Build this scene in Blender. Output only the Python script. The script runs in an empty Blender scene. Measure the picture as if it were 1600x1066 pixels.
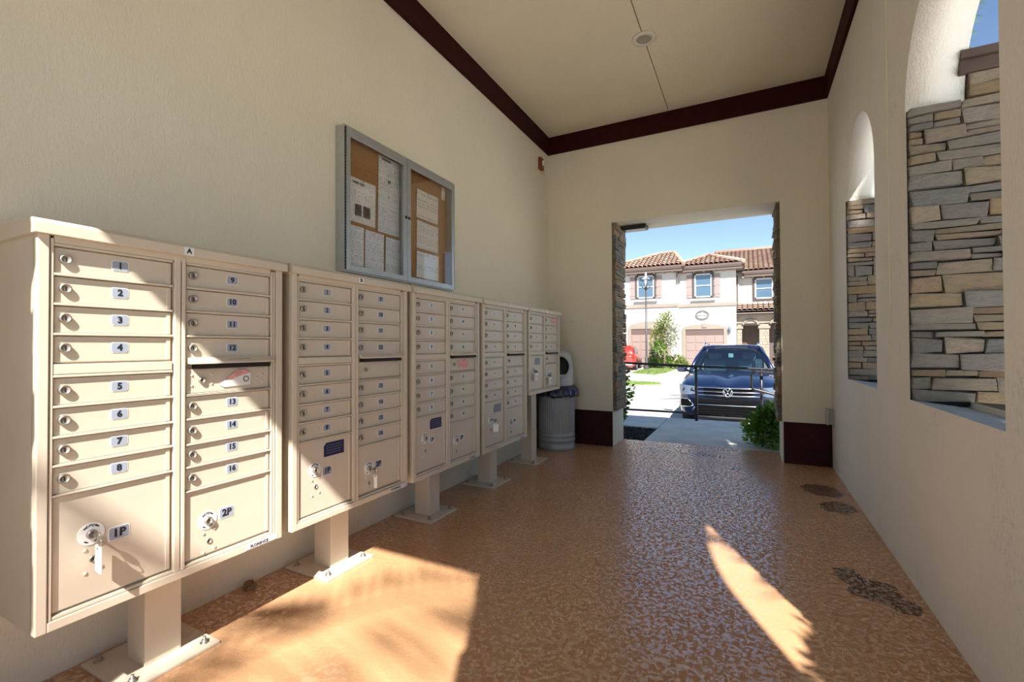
import bpy, bmesh, math, random
from mathutils import Vector, Matrix
R = math.radians
rnd = random.Random(7)
scene = bpy.context.scene
COL = scene.collection

# ------------------------------------------------------------------ camera
cam_d = bpy.data.cameras.new('camera'); cam = bpy.data.objects.new('camera', cam_d); COL.objects.link(cam)
cam_d.sensor_width = 36.0; cam_d.lens = 724.385 / 1600 * 36; cam_d.clip_start = 0.02; cam_d.clip_end = 400
cam.matrix_world = (Matrix.Translation((0, 0, 1.221)) @ Matrix.Rotation(R(27.052), 4, 'Z') @
                    Matrix.Rotation(R(90.728), 4, 'X') @ Matrix.Rotation(R(-.257), 4, 'Z'))
scene.camera = cam
# ------------------------------------------------------------------ sky, sun, exposure
SUN = Vector((.42, -.87, 1.0)).normalized()          # towards the sun
world = bpy.data.worlds.new('sky'); scene.world = world; world.use_nodes = True
wn = world.node_tree; bg = wn.nodes['Background']
sky = wn.nodes.new('ShaderNodeTexSky'); sky.sky_type = 'NISHITA'; sky.sun_disc = False
sky.sun_elevation = math.asin(SUN.z); sky.sun_rotation = math.atan2(SUN.x, SUN.y)
sky.air_density = 1.0; sky.dust_density = 0; sky.ozone_density = 1.6; sky.altitude = 1000
wn.links.new(sky.outputs[0], bg.inputs[0]); bg.inputs[1].default_value = 0.092
sun_d = bpy.data.lights.new('sun', 'SUN'); sun_d.energy = 6.6; sun_d.angle = R(.7); sun_d.color = (1, .955, .89)
sun = bpy.data.objects.new('sun', sun_d); COL.objects.link(sun); sun.location = (8, -14, 16)
sun.rotation_euler = SUN.to_track_quat('Z', 'Y').to_euler()
vs = scene.view_settings; vs.view_transform = 'Standard'; vs.look = 'None'; vs.exposure = 1.12; vs.gamma = 1.0
vs.use_curve_mapping = False

# ------------------------------------------------------------------ materials
MATS = {}
def new_mat(name):
    m = bpy.data.materials.new(name); m.use_nodes = True; MATS[name] = m
    return m, m.node_tree, m.node_tree.nodes['Principled BSDF']
def nd(nt, t, **kw):
    n = nt.nodes.new(t)
    for k, v in kw.items():
        if k.startswith('i_'):
            key = k[2:]; n.inputs[int(key) if key.isdigit() else key.replace('_', ' ')].default_value = v
        else: setattr(n, k, v)
    return n
def math_n(nt, op, a, b=None, c=None):
    n = nt.nodes.new('ShaderNodeMath'); n.operation = op
    for i, v in enumerate((a, b, c)):
        if v is None: continue
        if isinstance(v, (int, float)): n.inputs[i].default_value = v
        else: nt.links.new(v, n.inputs[i])
    return n.outputs[0]
def mixc(nt, fac, a, b, mode='MIX'):
    n = nt.nodes.new('ShaderNodeMix'); n.data_type = 'RGBA'; n.blend_type = mode
    for i, v in ((0, fac), (6, a), (7, b)):
        if isinstance(v, (int, float)): n.inputs[i].default_value = v
        elif isinstance(v, tuple): n.inputs[i].default_value = (*v[:3], 1)
        else: nt.links.new(v, n.inputs[i])
    return n.outputs[2]
def ramp(nt, fac, stops):
    n = nt.nodes.new('ShaderNodeValToRGB'); e = n.color_ramp.elements
    while len(e) < len(stops): e.new(.5)
    for k, (p, c) in enumerate(stops):
        e[k].position = p; e[k].color = (*c, 1) if isinstance(c, tuple) else (c, c, c, 1)
    nt.links.new(fac, n.inputs[0]); return n.outputs[0]
def objco(nt): return nt.nodes.new('ShaderNodeTexCoord').outputs['Object']
def noise(nt, co, scale, detail=3, rough=.5, dist=0, stretch=None):
    if stretch:
        mp = nt.nodes.new('ShaderNodeMapping'); mp.inputs['Scale'].default_value = stretch
        nt.links.new(co, mp.inputs[0]); co = mp.outputs[0]
    n = nd(nt, 'ShaderNodeTexNoise', i_Scale=scale, i_Detail=detail, i_Roughness=rough, i_Distortion=dist)
    nt.links.new(co, n.inputs['Vector']); return n.outputs[0]
def bump(nt, bsdf, h, strength, dist):
    b = nd(nt, 'ShaderNodeBump', i_Strength=strength, i_Distance=dist)
    nt.links.new(h, b.inputs['Height']); nt.links.new(b.outputs[0], bsdf.inputs['Normal'])
def mat(name, col, rough=.5, metal=0, var=0, vscale=8, bmp=0, bscale=60, bdist=.002, spec=.5, coat=0):
    if name in MATS: return MATS[name]
    m, nt, b = new_mat(name)
    b.inputs['Roughness'].default_value = rough; b.inputs['Metallic'].default_value = metal
    b.inputs['Specular IOR Level'].default_value = spec
    b.inputs['Coat Weight'].default_value = coat
    b.inputs['Base Color'].default_value = (*col, 1)
    if var:
        co = objco(nt); n = noise(nt, co, vscale, 4)
        c = ramp(nt, n, [(.3, tuple(x * (1 - var) for x in col)), (.7, tuple(min(1, x * (1 + var)) for x in col))])
        nt.links.new(c, b.inputs['Base Color'])
    if bmp:
        co = objco(nt); bump(nt, b, noise(nt, co, bscale, 3), bmp, bdist)
    return m
def stucco(name, col, dirt=0.0, scratch=(1, 1, .35)):
    m, nt, b = new_mat(name); co = objco(nt)
    big = noise(nt, co, .9, 3)
    c = ramp(nt, big, [(.3, tuple(x * .95 for x in col)), (.7, tuple(min(1, x * 1.03) for x in col))])
    if dirt:
        s = noise(nt, co, 3.0, 6, .7, stretch=(1, 1, .5)); f = noise(nt, co, 60, 4, .75, stretch=(1, 1, .6))
        k = math_n(nt, 'MULTIPLY', ramp(nt, s, [(.52, 0.), (.72, 1.)]), ramp(nt, f, [(.5, 0.), (.68, 1.)]))
        k = math_n(nt, 'MULTIPLY', k, dirt)
        c = mixc(nt, k, c, tuple(x * .45 for x in col))
    nt.links.new(c, b.inputs['Base Color'])
    b.inputs['Roughness'].default_value = .85; b.inputs['Specular IOR Level'].default_value = .25
    g = noise(nt, co, 85, 4, .65, .3, stretch=scratch); g2 = ramp(nt, g, [(.42, 0.), (.6, 1.)])
    fine = noise(nt, co, 190, 2)
    h = math_n(nt, 'ADD', g2, math_n(nt, 'MULTIPLY', fine, .5))
    bump(nt, b, h, .38, .005)
    return m
WALL = stucco('cream stucco', (.81, .755, .615), .0)
WALLR = stucco('cream stucco scuffed', (.83, .80, .72), .7)
SOFF = stucco('white stucco', (.84, .82, .76), .0)
CEIL = stucco('ceiling stucco', (.84, .76, .58), .0, (1, .4, 1))
EXTW = stucco('exterior stucco', (.80, .74, .60), .0)
BROWN = mat('dark maroon paint', (.034, .0045, .004), .6, var=.2, vscale=14, bmp=.15, bscale=90, spec=.12)
BASEB = mat('dark plum paint', (.042, .009, .010), .6, var=.25, vscale=10, bmp=.15, bscale=90, spec=.15)
BEIGE = mat('beige powder coat', (.63, .545, .43), .42, var=.05, vscale=3, bmp=.05, bscale=260, bdist=.001)
BEIGE2 = mat('beige powder coat frame', (.65, .56, .44), .45, var=.05, vscale=3)
STEEL = mat('lock steel', (.40, .38, .34), .42, .85)
DSTEEL = mat('dark steel', (.05, .047, .042), .5, .6)
BLACK = mat('black gap', (.012, .010, .009), .7)
PLATE = mat('grey number plate', (.33, .37, .45), .45)
PLATEW = mat('white number plate', (.62, .65, .68), .45)
WHITEP = mat('white plastic', (.84, .83, .80), .4)
INK = mat('black ink', (.012, .012, .022), .6)
NAVY = mat('navy sticker', (.012, .018, .085), .4)
GREYST = mat('grey sticker', (.22, .23, .27), .5)
PINK = mat('pink sticker', (.80, .36, .34), .6, var=.25, vscale=60)
ALU = mat('brushed aluminium', (.50, .53, .56), .38, .75, var=.06, vscale=20)
CORK = mat('cork', (.36, .19, .07), .9, var=.15, vscale=60, bmp=.2, bscale=200)
GALV = mat('grey fluted steel', (.36, .38, .39), .42, .25, var=.08, vscale=6)
LIDM = mat('light grey plastic', (.50, .52, .53), .4)
BAG = mat('dark blue plastic bag', (.012, .018, .055), .22, spec=.8)
RAIL = mat('black painted rail', (.012, .012, .016), .35)
CONC = mat('concrete walkway', (.60, .61, .56), .85, var=.12, vscale=3, bmp=.2, bscale=70)
DRIVE = mat('pale concrete drive', (.66, .63, .58), .9, var=.06, vscale=.7)
MULCH = mat('dark mulch', (.020, .018, .020), .95, var=.5, vscale=40)
SOIL = mat('soil', (.08, .06, .04), .95)
GRASS = mat('grass', (.13, .19, .04), .8, var=.35, vscale=5)
def leafmat(name, col, var=.4):
    m, nt, b = new_mat(name)
    g = nt.nodes.new('ShaderNodeNewGeometry')
    c = ramp(nt, g.outputs['Random Per Island'], [(0., tuple(x * (1 - var) for x in col)), (1., tuple(min(1, x * (1 + var)) for x in col))])
    nt.links.new(c, b.inputs['Base Color']); b.inputs['Roughness'].default_value = .35
    tr = nt.nodes.new('ShaderNodeBsdfTranslucent'); nt.links.new(c, tr.inputs[0])
    mx = nt.nodes.new('ShaderNodeMixShader'); mx.inputs[0].default_value = .3
    nt.links.new(b.outputs[0], mx.inputs[1]); nt.links.new(tr.outputs[0], mx.inputs[2])
    nt.links.new(mx.outputs[0], nt.nodes['Material Output'].inputs[0]); return m
LEAFD = leafmat('dark green leaf', (.065, .17, .028)); LEAFM = leafmat('mid green leaf', (.16, .30, .045))
LEAFY = leafmat('yellow green leaf', (.17, .21, .045)); LEAFW = leafmat('pale blossom leaf', (.38, .38, .30), .2)
BARK = mat('bark', (.16, .11, .07), .9, var=.3, vscale=20)
def stone_mat():
    m, nt, b = new_mat('ledge stone'); co = objco(nt)
    oi = nt.nodes.new('ShaderNodeObjectInfo')
    c = ramp(nt, oi.outputs['Random'], [(0, (.36, .35, .32)), (.16, (.58, .50, .39)), (.32, (.66, .44, .21)), (.46, (.44, .42, .38)),
                                        (.58, (.72, .52, .28)), (.72, (.28, .285, .29)), (.86, (.72, .58, .41)), (1, (.56, .32, .14))])
    n = noise(nt, co, 3.2, 6, .65, .4); n2 = noise(nt, co, 9, 5, .7)
    c = mixc(nt, ramp(nt, n, [(.42, 0.), (.70, .5)]), c, (.22, .21, .20))
    c = mixc(nt, ramp(nt, n2, [(.5, 0.), (.72, .5)]), c, (.60, .48, .32))
    nt.links.new(c, b.inputs['Base Color']); b.inputs['Roughness'].default_value = .8
    bump(nt, b, n2, 1.0, .06); return m
STONE = stone_mat()
STAINS = ((.548, 4.67, .15, .19), (.59, 4.24, .12, .14), (.47, 2.98, .07, .13), (.55, 2.88, .12, .13), (.63, 2.78, .07, .08), (-.50, 5.60, .27, .09), (-.97, 5.62, .13, .07), (-.14, 5.15, .06, .08))
def floor_mat():
    m, nt, b = new_mat('sealed brown textured concrete'); co = objco(nt)
    n = noise(nt, co, 46, 3, .6, .5); plat = ramp(nt, n, [(.49, 0.), (.525, 1.)])
    fine = noise(nt, co, 120, 2)
    big = noise(nt, co, 1.3, 3)
    base = ramp(nt, big, [(.3, (.56, .30, .15)), (.7, (.66, .38, .20))])
    base = mixc(nt, math_n(nt, 'MULTIPLY', math_n(nt, 'SUBTRACT', 1.0, plat), .28), base, (.15, .072, .038))  # valleys darkened in colour, in place of their weaker sheen
    base = mixc(nt, ramp(nt, fine, [(.35, .18), (.6, 0.)]), base, (.60, .36, .18))
    wob = noise(nt, co, 7, 4, .6)
    sep = nt.nodes.new('ShaderNodeSeparateXYZ'); nt.links.new(co, sep.inputs[0])
    tot = None
    for x, y, rx, ry in STAINS:
        dx = math_n(nt, 'DIVIDE', math_n(nt, 'SUBTRACT', sep.outputs[0], x), rx)
        dy = math_n(nt, 'DIVIDE', math_n(nt, 'SUBTRACT', sep.outputs[1], y), ry)
        d = math_n(nt, 'ADD', math_n(nt, 'MULTIPLY', dx, dx), math_n(nt, 'MULTIPLY', dy, dy))
        d = math_n(nt, 'ADD', d, math_n(nt, 'MULTIPLY', math_n(nt, 'SUBTRACT', wob, .5), 3.4))
        k = math_n(nt, 'LESS_THAN', d, .95)
        tot = k if tot is None else math_n(nt, 'MAXIMUM', tot, k)
    base = mixc(nt, math_n(nt, 'MULTIPLY', tot, .8), base, (.075, .035, .022))
    nt.links.new(base, b.inputs['Base Color'])
    r = math_n(nt, 'MULTIPLY_ADD', plat, -.30, .52); nt.links.new(r, b.inputs['Roughness'])
    b.inputs['Specular IOR Level'].default_value = 1.0
    nt.links.new(math_n(nt, 'MULTIPLY', plat, .9), b.inputs['Coat Weight']); b.inputs['Coat Roughness'].default_value = .26; b.inputs['Coat IOR'].default_value = 2.4
    nt.links.new(math_n(nt, 'MULTIPLY_ADD', plat, .75, .12), b.inputs['Specular IOR Level'])
    bump(nt, b, math_n(nt, 'ADD', plat, math_n(nt, 'MULTIPLY', fine, .25)), .28, .003)
    return m
FLOOR = floor_mat()
def glass_mat(name, tint=(1, 1, 1), base=.03):
    m, nt, b = new_mat(name); nt.nodes.remove(b)
    t = nt.nodes.new('ShaderNodeBsdfTransparent'); t.inputs[0].default_value = (*tint, 1)
    g = nt.nodes.new('ShaderNodeBsdfGlossy'); g.inputs['Roughness'].default_value = .02
    lw = nt.nodes.new('ShaderNodeLayerWeight'); lw.inputs[0].default_value = .5
    f = math_n(nt, 'POWER', lw.outputs['Facing'], 4.0)
    mx = nt.nodes.new('ShaderNodeMixShader')
    nt.links.new(math_n(nt, 'MULTIPLY_ADD', f, .9 - base, base), mx.inputs[0]); nt.links.new(t.outputs[0], mx.inputs[1]); nt.links.new(g.outputs[0], mx.inputs[2])
    nt.links.new(mx.outputs[0], nt.nodes['Material Output'].inputs[0]); return m
GLASS = glass_mat('clear pane', (1, 1, 1), .05); CARGLASS = glass_mat('tinted car glass', (.40, .60, .66), .22)
def paper_mat(name, col, freq, ink=(.14, .15, .20), dens=.5, seed=0.):
    m, nt, b = new_mat(name); co = objco(nt)
    sep = nt.nodes.new('ShaderNodeSeparateXYZ'); nt.links.new(co, sep.inputs[0])
    zz = math_n(nt, 'MULTIPLY', sep.outputs[2], freq)
    line = math_n(nt, 'GREATER_THAN', math_n(nt, 'FRACT', zz), .5)
    row = math_n(nt, 'FLOOR', zz)
    cb = nt.nodes.new('ShaderNodeCombineXYZ')
    nt.links.new(math_n(nt, 'MULTIPLY', sep.outputs[1], 130), cb.inputs[0]); nt.links.new(math_n(nt, 'MULTIPLY', row, 7.3), cb.inputs[1]); cb.inputs[2].default_value = seed
    n = nd(nt, 'ShaderNodeTexNoise', i_Scale=1.0, i_Detail=0.0); nt.links.new(cb.outputs[0], n.inputs['Vector'])
    word = math_n(nt, 'GREATER_THAN', n.outputs[0], 1 - dens)
    cb2 = nt.nodes.new('ShaderNodeCombineXYZ'); nt.links.new(math_n(nt, 'MULTIPLY', row, .61), cb2.inputs[0]); cb2.inputs[1].default_value = seed
    n2 = nd(nt, 'ShaderNodeTexNoise', i_Scale=1.0, i_Detail=1.0); nt.links.new(cb2.outputs[0], n2.inputs['Vector'])
    para = math_n(nt, 'GREATER_THAN', n2.outputs[0], .43)
    k = math_n(nt, 'MULTIPLY', math_n(nt, 'MULTIPLY', line, word), math_n(nt, 'MULTIPLY', para, .5))
    nt.links.new(mixc(nt, k, col, ink), b.inputs['Base Color']); b.inputs['Roughness'].default_value = .7
    return m

# ------------------------------------------------------------------ mesh helpers
class MB:
    """collects shapes with material slots and builds ONE mesh"""
    def __init__(s): s.bm = bmesh.new(); s.mi = 0
    def face(s, pts):
        try:
            f = s.bm.faces.new([s.bm.verts.new(p) for p in pts]); f.material_index = s.mi; return f
        except ValueError: return None
    def box(s, x0, x1, y0, y1, z0, z1, bev=0):
        m = Matrix.Translation(((x0 + x1) / 2, (y0 + y1) / 2, (z0 + z1) / 2)) @ Matrix.Diagonal((abs(x1 - x0), abs(y1 - y0), abs(z1 - z0), 1))
        r = bmesh.ops.create_cube(s.bm, size=1, matrix=m)
        fs = {f for v in r['verts'] for f in v.link_faces}
        for f in fs: f.material_index = s.mi
        if bev:
            es = list({e for v in r['verts'] for e in v.link_edges})
            o = bmesh.ops.bevel(s.bm, geom=es, offset=bev, segments=2, affect='EDGES', profile=.5)
            for f in o['faces']: f.material_index = s.mi
        return s
    def obox(s, c, size, rot, bev=0):
        m = Matrix.Translation(c) @ rot.to_4x4() @ Matrix.Diagonal((*size, 1))
        r = bmesh.ops.create_cube(s.bm, size=1, matrix=m)
        for f in {f for v in r['verts'] for f in v.link_faces}: f.material_index = s.mi
        if bev:
            o = bmesh.ops.bevel(s.bm, geom=list({e for v in r['verts'] for e in v.link_edges}), offset=bev, segments=2, affect='EDGES', profile=.5)
            for f in o['faces']: f.material_index = s.mi
        return s
    def rings(s, rings, closed=True, cap0=True, cap1=True, smooth=True):
        vs = [[s.bm.verts.new(p) for p in r] for r in rings]; n = len(vs[0])
        for a, b in zip(vs, vs[1:]):
            for i in range(n if closed else n - 1):
                j = (i + 1) % n
                try: f = s.bm.faces.new((a[i], a[j], b[j], b[i])); f.material_index = s.mi; f.smooth = smooth
                except ValueError: pass
        for c, k in ((cap0, 0), (cap1, -1)):
            if c and n > 2:
                try: f = s.bm.faces.new(vs[k]); f.material_index = s.mi
                except ValueError: pass
        return s
    def lathe(s, prof, org=(0, 0, 0), axis='Z', n=24, cap=True):
        out = []
        for r, h in prof:
            ring = []
            for i in range(n):
                a = 2 * math.pi * i / n; u, v = r * math.cos(a), r * math.sin(a)
                p = (u, v, h) if axis == 'Z' else ((h, u, v) if axis == 'X' else (u, h, v))
                ring.append((p[0] + org[0], p[1] + org[1], p[2] + org[2]))
            out.append(ring)
        return s.rings(out, cap0=cap, cap1=cap)
    def tube(s, pts, r, n=8, cap=True):
        pts = [Vector(p) for p in pts]; rr = []
        rads = r if isinstance(r, (list, tuple)) else [r] * len(pts)
        up = Vector((0, 0, 1))
        for i, p in enumerate(pts):
            d = (pts[min(i + 1, len(pts) - 1)] - pts[max(i - 1, 0)]).normalized()
            a = d.cross(up) if abs(d.dot(up)) < .95 else d.cross(Vector((1, 0, 0)))
            a.normalize(); b = d.cross(a)
            rr.append([p + rads[i] * (math.cos(2 * math.pi * k / n) * a + math.sin(2 * math.pi * k / n) * b) for k in range(n)])
        return s.rings(rr, cap0=cap, cap1=cap)
    def torus(s, c, R_, r, axis='X', n=24, m=8, a0=0, a1=2 * math.pi):
        full = abs(a1 - a0) > 6.28; rs = []
        for i in range(n + (0 if full else 1)):
            a = a0 + (a1 - a0) * i / n; ring = []
            for k in range(m):
                b = 2 * math.pi * k / m; q = R_ + r * math.cos(b); h = r * math.sin(b)
                u, v = q * math.cos(a), q * math.sin(a)
                p = (h, u, v) if axis == 'X' else ((u, h, v) if axis == 'Y' else (u, v, h))
                ring.append((p[0] + c[0], p[1] + c[1], p[2] + c[2]))
            rs.append(ring)
        if full: rs.append(rs[0])
        return s.rings(rs, cap0=not full, cap1=not full)
    def prism(s, poly, axis, a, b, bev=0):
        """poly in the two other axes (order y,z / x,z / x,y), extruded from a to b"""
        def P(p, h): return (h, p[0], p[1]) if axis == 'X' else ((p[0], h, p[1]) if axis == 'Y' else (p[0], p[1], h))
        return s.rings([[P(p, a) for p in poly], [P(p, b) for p in poly]], smooth=False)
    def mesh(s, name, mats, smooth=None):
        bmesh.ops.recalc_face_normals(s.bm, faces=s.bm.faces)
        me = bpy.data.meshes.new(name); s.bm.to_mesh(me); s.bm.free()
        for m in (mats if isinstance(mats, (list, tuple)) else [mats]): me.materials.append(m)
        return me
def link(name, me, parent=None, loc=(0, 0, 0), rot=None, scale=None):
    o = bpy.data.objects.new(name, me); COL.objects.link(o); o.location = loc
    if rot: o.rotation_euler = rot
    if scale: o.scale = scale
    if parent: o.parent = parent
    return o
def obj(name, mb, mats, parent=None, **kw): return link(name, mb.mesh(name, mats), parent, **kw)
def tag(o, label=None, cat=None, group=None, kind=None):
    for k, v in (('label', label), ('category', cat), ('group', group), ('kind', kind)):
        if v: o[k] = v
    return o
def thing(name, label, cat, loc=(0, 0, 0), rotz=0, group=None, scale=None):
    o = link(name, None, None, loc, (0, 0, rotz), scale); return tag(o, label, cat, group)
def struct(name, mb, mats, label=None, parent=None):
    o = obj(name, mb, mats, parent); return tag(o, label, None, None, None if parent else 'structure')
CACHE = {}
def cached(key, fn):
    if key not in CACHE: CACHE[key] = fn()
    return CACHE[key]
def text_mesh(txt, size, mt, bold=0.0, depth=.0006):
    """lettering lying in the local YZ plane, facing +X, centred"""
    def make():
        c = bpy.data.curves.new('lettering', 'FONT'); c.body = txt; c.size = size; c.align_x = 'CENTER'; c.align_y = 'CENTER'
        c.offset = bold; c.extrude = depth; c.resolution_u = 2
        o = bpy.data.objects.new('lettering', c); COL.objects.link(o)
        dg = bpy.context.evaluated_depsgraph_get(); dg.update()
        me = bpy.data.meshes.new_from_object(o.evaluated_get(dg)); bpy.data.objects.remove(o); bpy.data.curves.remove(c)
        me.transform(Matrix(((0, 0, 1, 0), (1, 0, 0, 0), (0, 1, 0, 0), (0, 0, 0, 1))))
        me.materials.clear(); me.materials.append(mt); return me
    return cached(('txt', txt, size, mt.name, bold), make)

# ------------------------------------------------------------------ the room shell
XL, XR, YB, ZC, ZT = -2.324, .736, 5.617, 3.952, 3.726
XO = XR + .232                                  # outer face of the right wall
YF0, YF1 = -.50, -.25                           # front wall behind the camera
YB2 = 6.15
struct('floor', MB().box(XL - .2, XO, YF0, YB2 - .02, -.25, 0), FLOOR, 'brown sealed textured concrete floor')
struct('wall_left', MB().box(XL - .2, XL, YF0, YB2, -.25, 4.2), WALL, 'long cream stucco wall behind the mailboxes')
ceil = struct('ceiling', MB().box(XL - .3, 1.25, -.65, YB2 + .1, 4.06, 4.55), EXTW, 'cream textured ceiling in two panels')
for a, b in ((XL - .2, -.806), (-.798, XO)):
    struct('ceiling_panel', MB().box(a, b, YF0, YB2, ZC, ZC + .10), CEIL, parent=ceil)
# right wall: three arched openings
ARCH = [.885, 2.565, 4.245]; AR = .505; SILL = .94; SPR = 2.42
def arched_wall():
    mb = MB(); zt, zb = 4.06, -.25
    def both(p):  # p = list of (y,z)
        mb.face([(XR, y, z) for y, z in p]); mb.face([(XO, y, z) for y, z in reversed(p)])
    y = YF0
    for c in ARCH:
        a, b = c - AR, c + AR
        both([(y, zb), (a, zb), (a, SILL), (a, SPR), (a, zt), (y, zt)])
        both([(a, zb), (b, zb), (b, SILL), (a, SILL)])
        pts = [(c - AR * math.cos(math.pi * k / 28), SPR + AR * math.sin(math.pi * k / 28)) for k in range(29)]
        for p, q in zip(pts, pts[1:]): both([p, q, (q[0], zt), (p[0], zt)])
        mb.mi = 1
        for p, q in zip(pts, pts[1:]): 
            f = mb.face([(XR, *p), (XR, *q), (XO, *q), (XO, *p)])
            f.smooth = True
        mb.face([(XR, a, SILL), (XR, a, SPR), (XO, a, SPR), (XO, a, SILL)]); mb.face([(XR, b, SILL), (XO, b, SILL), (XO, b, SPR), (XR, b, SPR)])
        mb.mi = 2; mb.face([(XR, a, SILL), (XO, a, SILL - .03), (XO, b, SILL - .03), (XR, b, SILL)])
        mb.mi = 0
        y = b
    both([(y, zb), (YB2, zb), (YB2, zt), (y, zt)])
    for yy in (YF0, YB2): mb.face([(XR, yy, zb), (XO, yy, zb), (XO, yy, zt), (XR, yy, zt)])
    mb.face([(XR, YF0, zt), (XO, YF0, zt), (XO, YB2, zt), (XR, YB2, zt)])
    bmesh.ops.remove_doubles(mb.bm, verts=mb.bm.verts, dist=1e-5)
    return mb
wr = struct('wall_right', arched_wall(), [WALLR, SOFF, mat('sill grey with shade tint', (.34, .37, .40), .8, var=.15, vscale=9)], 'cream stucco wall with arched openings lined in ledge stone')  # sill colour carries its blue-grey skylit shade
struct('control_joint_bead', MB().box(XR - .006, XR + .004, 3.395, 3.407, .95, ZT, .002), WALL, parent=wr)
# back wall with doorway
DX0, DX1, DZ = -1.489, .304, 2.745
wb = MB(); 
for q in ((XL - .2, DX0, YB, YB2, -.25, 4.06), (DX1, XO, YB, YB2, -.25, 4.06), (DX0, DX1, YB, YB2, DZ, 4.06)): wb.box(*q)
wback = struct('wall_back', wb, WALL, 'cream stucco end wall with an open stone lined doorway')
wf = MB(); FX0, FX1, FZ = -1.575, .01, 3.03
for q in ((XL - .2, FX0, YF0, YF1, -.25, 4.06), (FX1, XO, YF0, YF1, -.25, 4.06), (FX0, FX1, YF0, YF1, FZ, 4.06)): wf.box(*q)
wfront = struct('wall_front', wf, WALL, 'cream stucco entrance wall behind the viewer')
struct('baseboard_left', MB().box(XL, DX0, YB - .022, YB, 0, .427, .004), BASEB, 'dark plum base panel left of the doorway')
struct('baseboard_right', MB().box(DX1 + .012, XR, YB - .022, YB, 0, .427, .004), BASEB, 'dark plum base panel right of the doorway')
struct('trim_1', MB().box(XL, XL + .028, YF1, YB - .028, ZT, ZC, .003), BROWN, 'dark maroon band where left wall meets ceiling')
struct('trim_2', MB().box(XL, XR, YB - .028, YB, ZT, ZC, .003), BROWN, 'dark maroon band where end wall meets ceiling')
struct('trim_3', MB().box(XR - .028, XR, YF1, YB - .028, ZT, ZC, .003), BROWN, 'dark maroon band where right wall meets ceiling')

# ------------------------------------------------------------------ ledge stones
def stone_meshes():
    out = []
    for k in range(7):
        mb = MB(); bmesh.ops.create_cube(mb.bm, size=1)
        r = random.Random(k + 50)
        for v in mb.bm.verts:
            v.co.y *= .5 * 2; v.co.x += r.uniform(-.05, .05) if v.co.y < 0 else 0; v.co.z += r.uniform(-.14, .10) * (1 if v.co.y < 0 else .2)
            v.co.y += r.uniform(-.18, .18) if v.co.y < 0 else 0
        bmesh.ops.bevel(mb.bm, geom=[e for e in mb.bm.edges if all(v.co.y < 0 for v in e.verts)], offset=.05, segments=1, affect='EDGES')
        out.append(mb.mesh('stone', STONE))
    return out
SM = stone_meshes()
def stone_field(parent, org, uax, vis, u0, u1, z0, z1, depth, seed, hmin=.035, hmax=.085, lmin=.07, lmax=.30, top=None):
    """courses of ledge stone on a vertical face. uax: direction along the face, vis: outward normal"""
    r = random.Random(seed); uax = Vector(uax); vis = Vector(vis); org = Vector(org)
    rotz = math.atan2(uax.y, uax.x)
    flip = 1 if Vector((0, -1, 0)).xyz.dot(Matrix.Rotation(-rotz, 3, 'Z') @ vis) > 0 else -1
    z = z0
    while z < z1 - .02:
        h = r.uniform(hmin, hmax)
        if z + h > z1 - .02: h = z1 - z
        u = u0 - r.uniform(0, .04)
        while u < u1 - .01:
            l = r.uniform(lmin, lmax)
            if u + l > u1 - .05: l = u1 - u
            ua, ub = max(u, u0), u + l
            zt = top(.5 * (ua + ub)) if top else 1e9
            parts = [(z, h)] if r.random() < .72 or h < .055 else [(z, h * .5), (z + h * .5, h * .5)]
            for zz, hh in parts:
                if zz + hh * .5 > zt: continue
                d = depth * r.uniform(.72, 1.15)
                c = org + uax * (.5 * (ua + ub)) + vis * (d * .5 - .004) + Vector((0, 0, zz + hh / 2))
                o = link('stone', r.choice(SM), parent, c, (r.uniform(-.02, .02), r.uniform(-.012, .012), rotz + (0 if flip > 0 else math.pi)), (ub - ua - .008, d, hh - .008))
            u += l
        z += h
# jambs of the two arches in view (face -Y) and the pier outside the near one
pier = MB().box(XO + .002, 1.42, 3.098, 3.70, -.2, 2.60)
pr = struct('stone_pier', pier, BLACK, 'stone clad pier with brown cap outside the near arch')
pc = MB().box(XO - .03, 1.50, 3.02, 3.76, 2.555, 2.62, .004); pc.prism([(3.00, 2.62), (3.0, 2.66), (3.40, 2.80), (3.78, 2.66), (3.78, 2.62)], 'X', XO - .03, 1.52)
struct('pier_cap', pc, mat('brown pier cap', (.085, .052, .040), .6, var=.2, vscale=12), parent=pr)
struct('mortar_bed', MB().box(XR + .004, XO - .002, 3.07 - .012, 3.07 + .03, SILL - .02, 2.43), BLACK, parent=wr)
stone_field(wr, (XR + .003, 3.064, 0), (1, 0, 0), (0, -1, 0), 0, .66, SILL - .005, 2.435, .042, 11, .032, .092, .08, .28)
stone_field(pr, (XO + .005, 3.098, 0), (1, 0, 0), (0, -1, 0), 0, .45, 2.437, 2.555, .065, 23, .05, .065, lmax=.27)
struct('mortar_bed', MB().box(XR + .004, XO - .002, 4.75 - .012, 4.75 + .03, SILL - .02, 2.43), BLACK, parent=wr)
stone_field(wr, (XR + .003, 4.742, 0), (1, 0, 0), (0, -1, 0), 0, XO - XR, SILL - .005, 2.43, .034, 31, lmax=.24)
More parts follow.
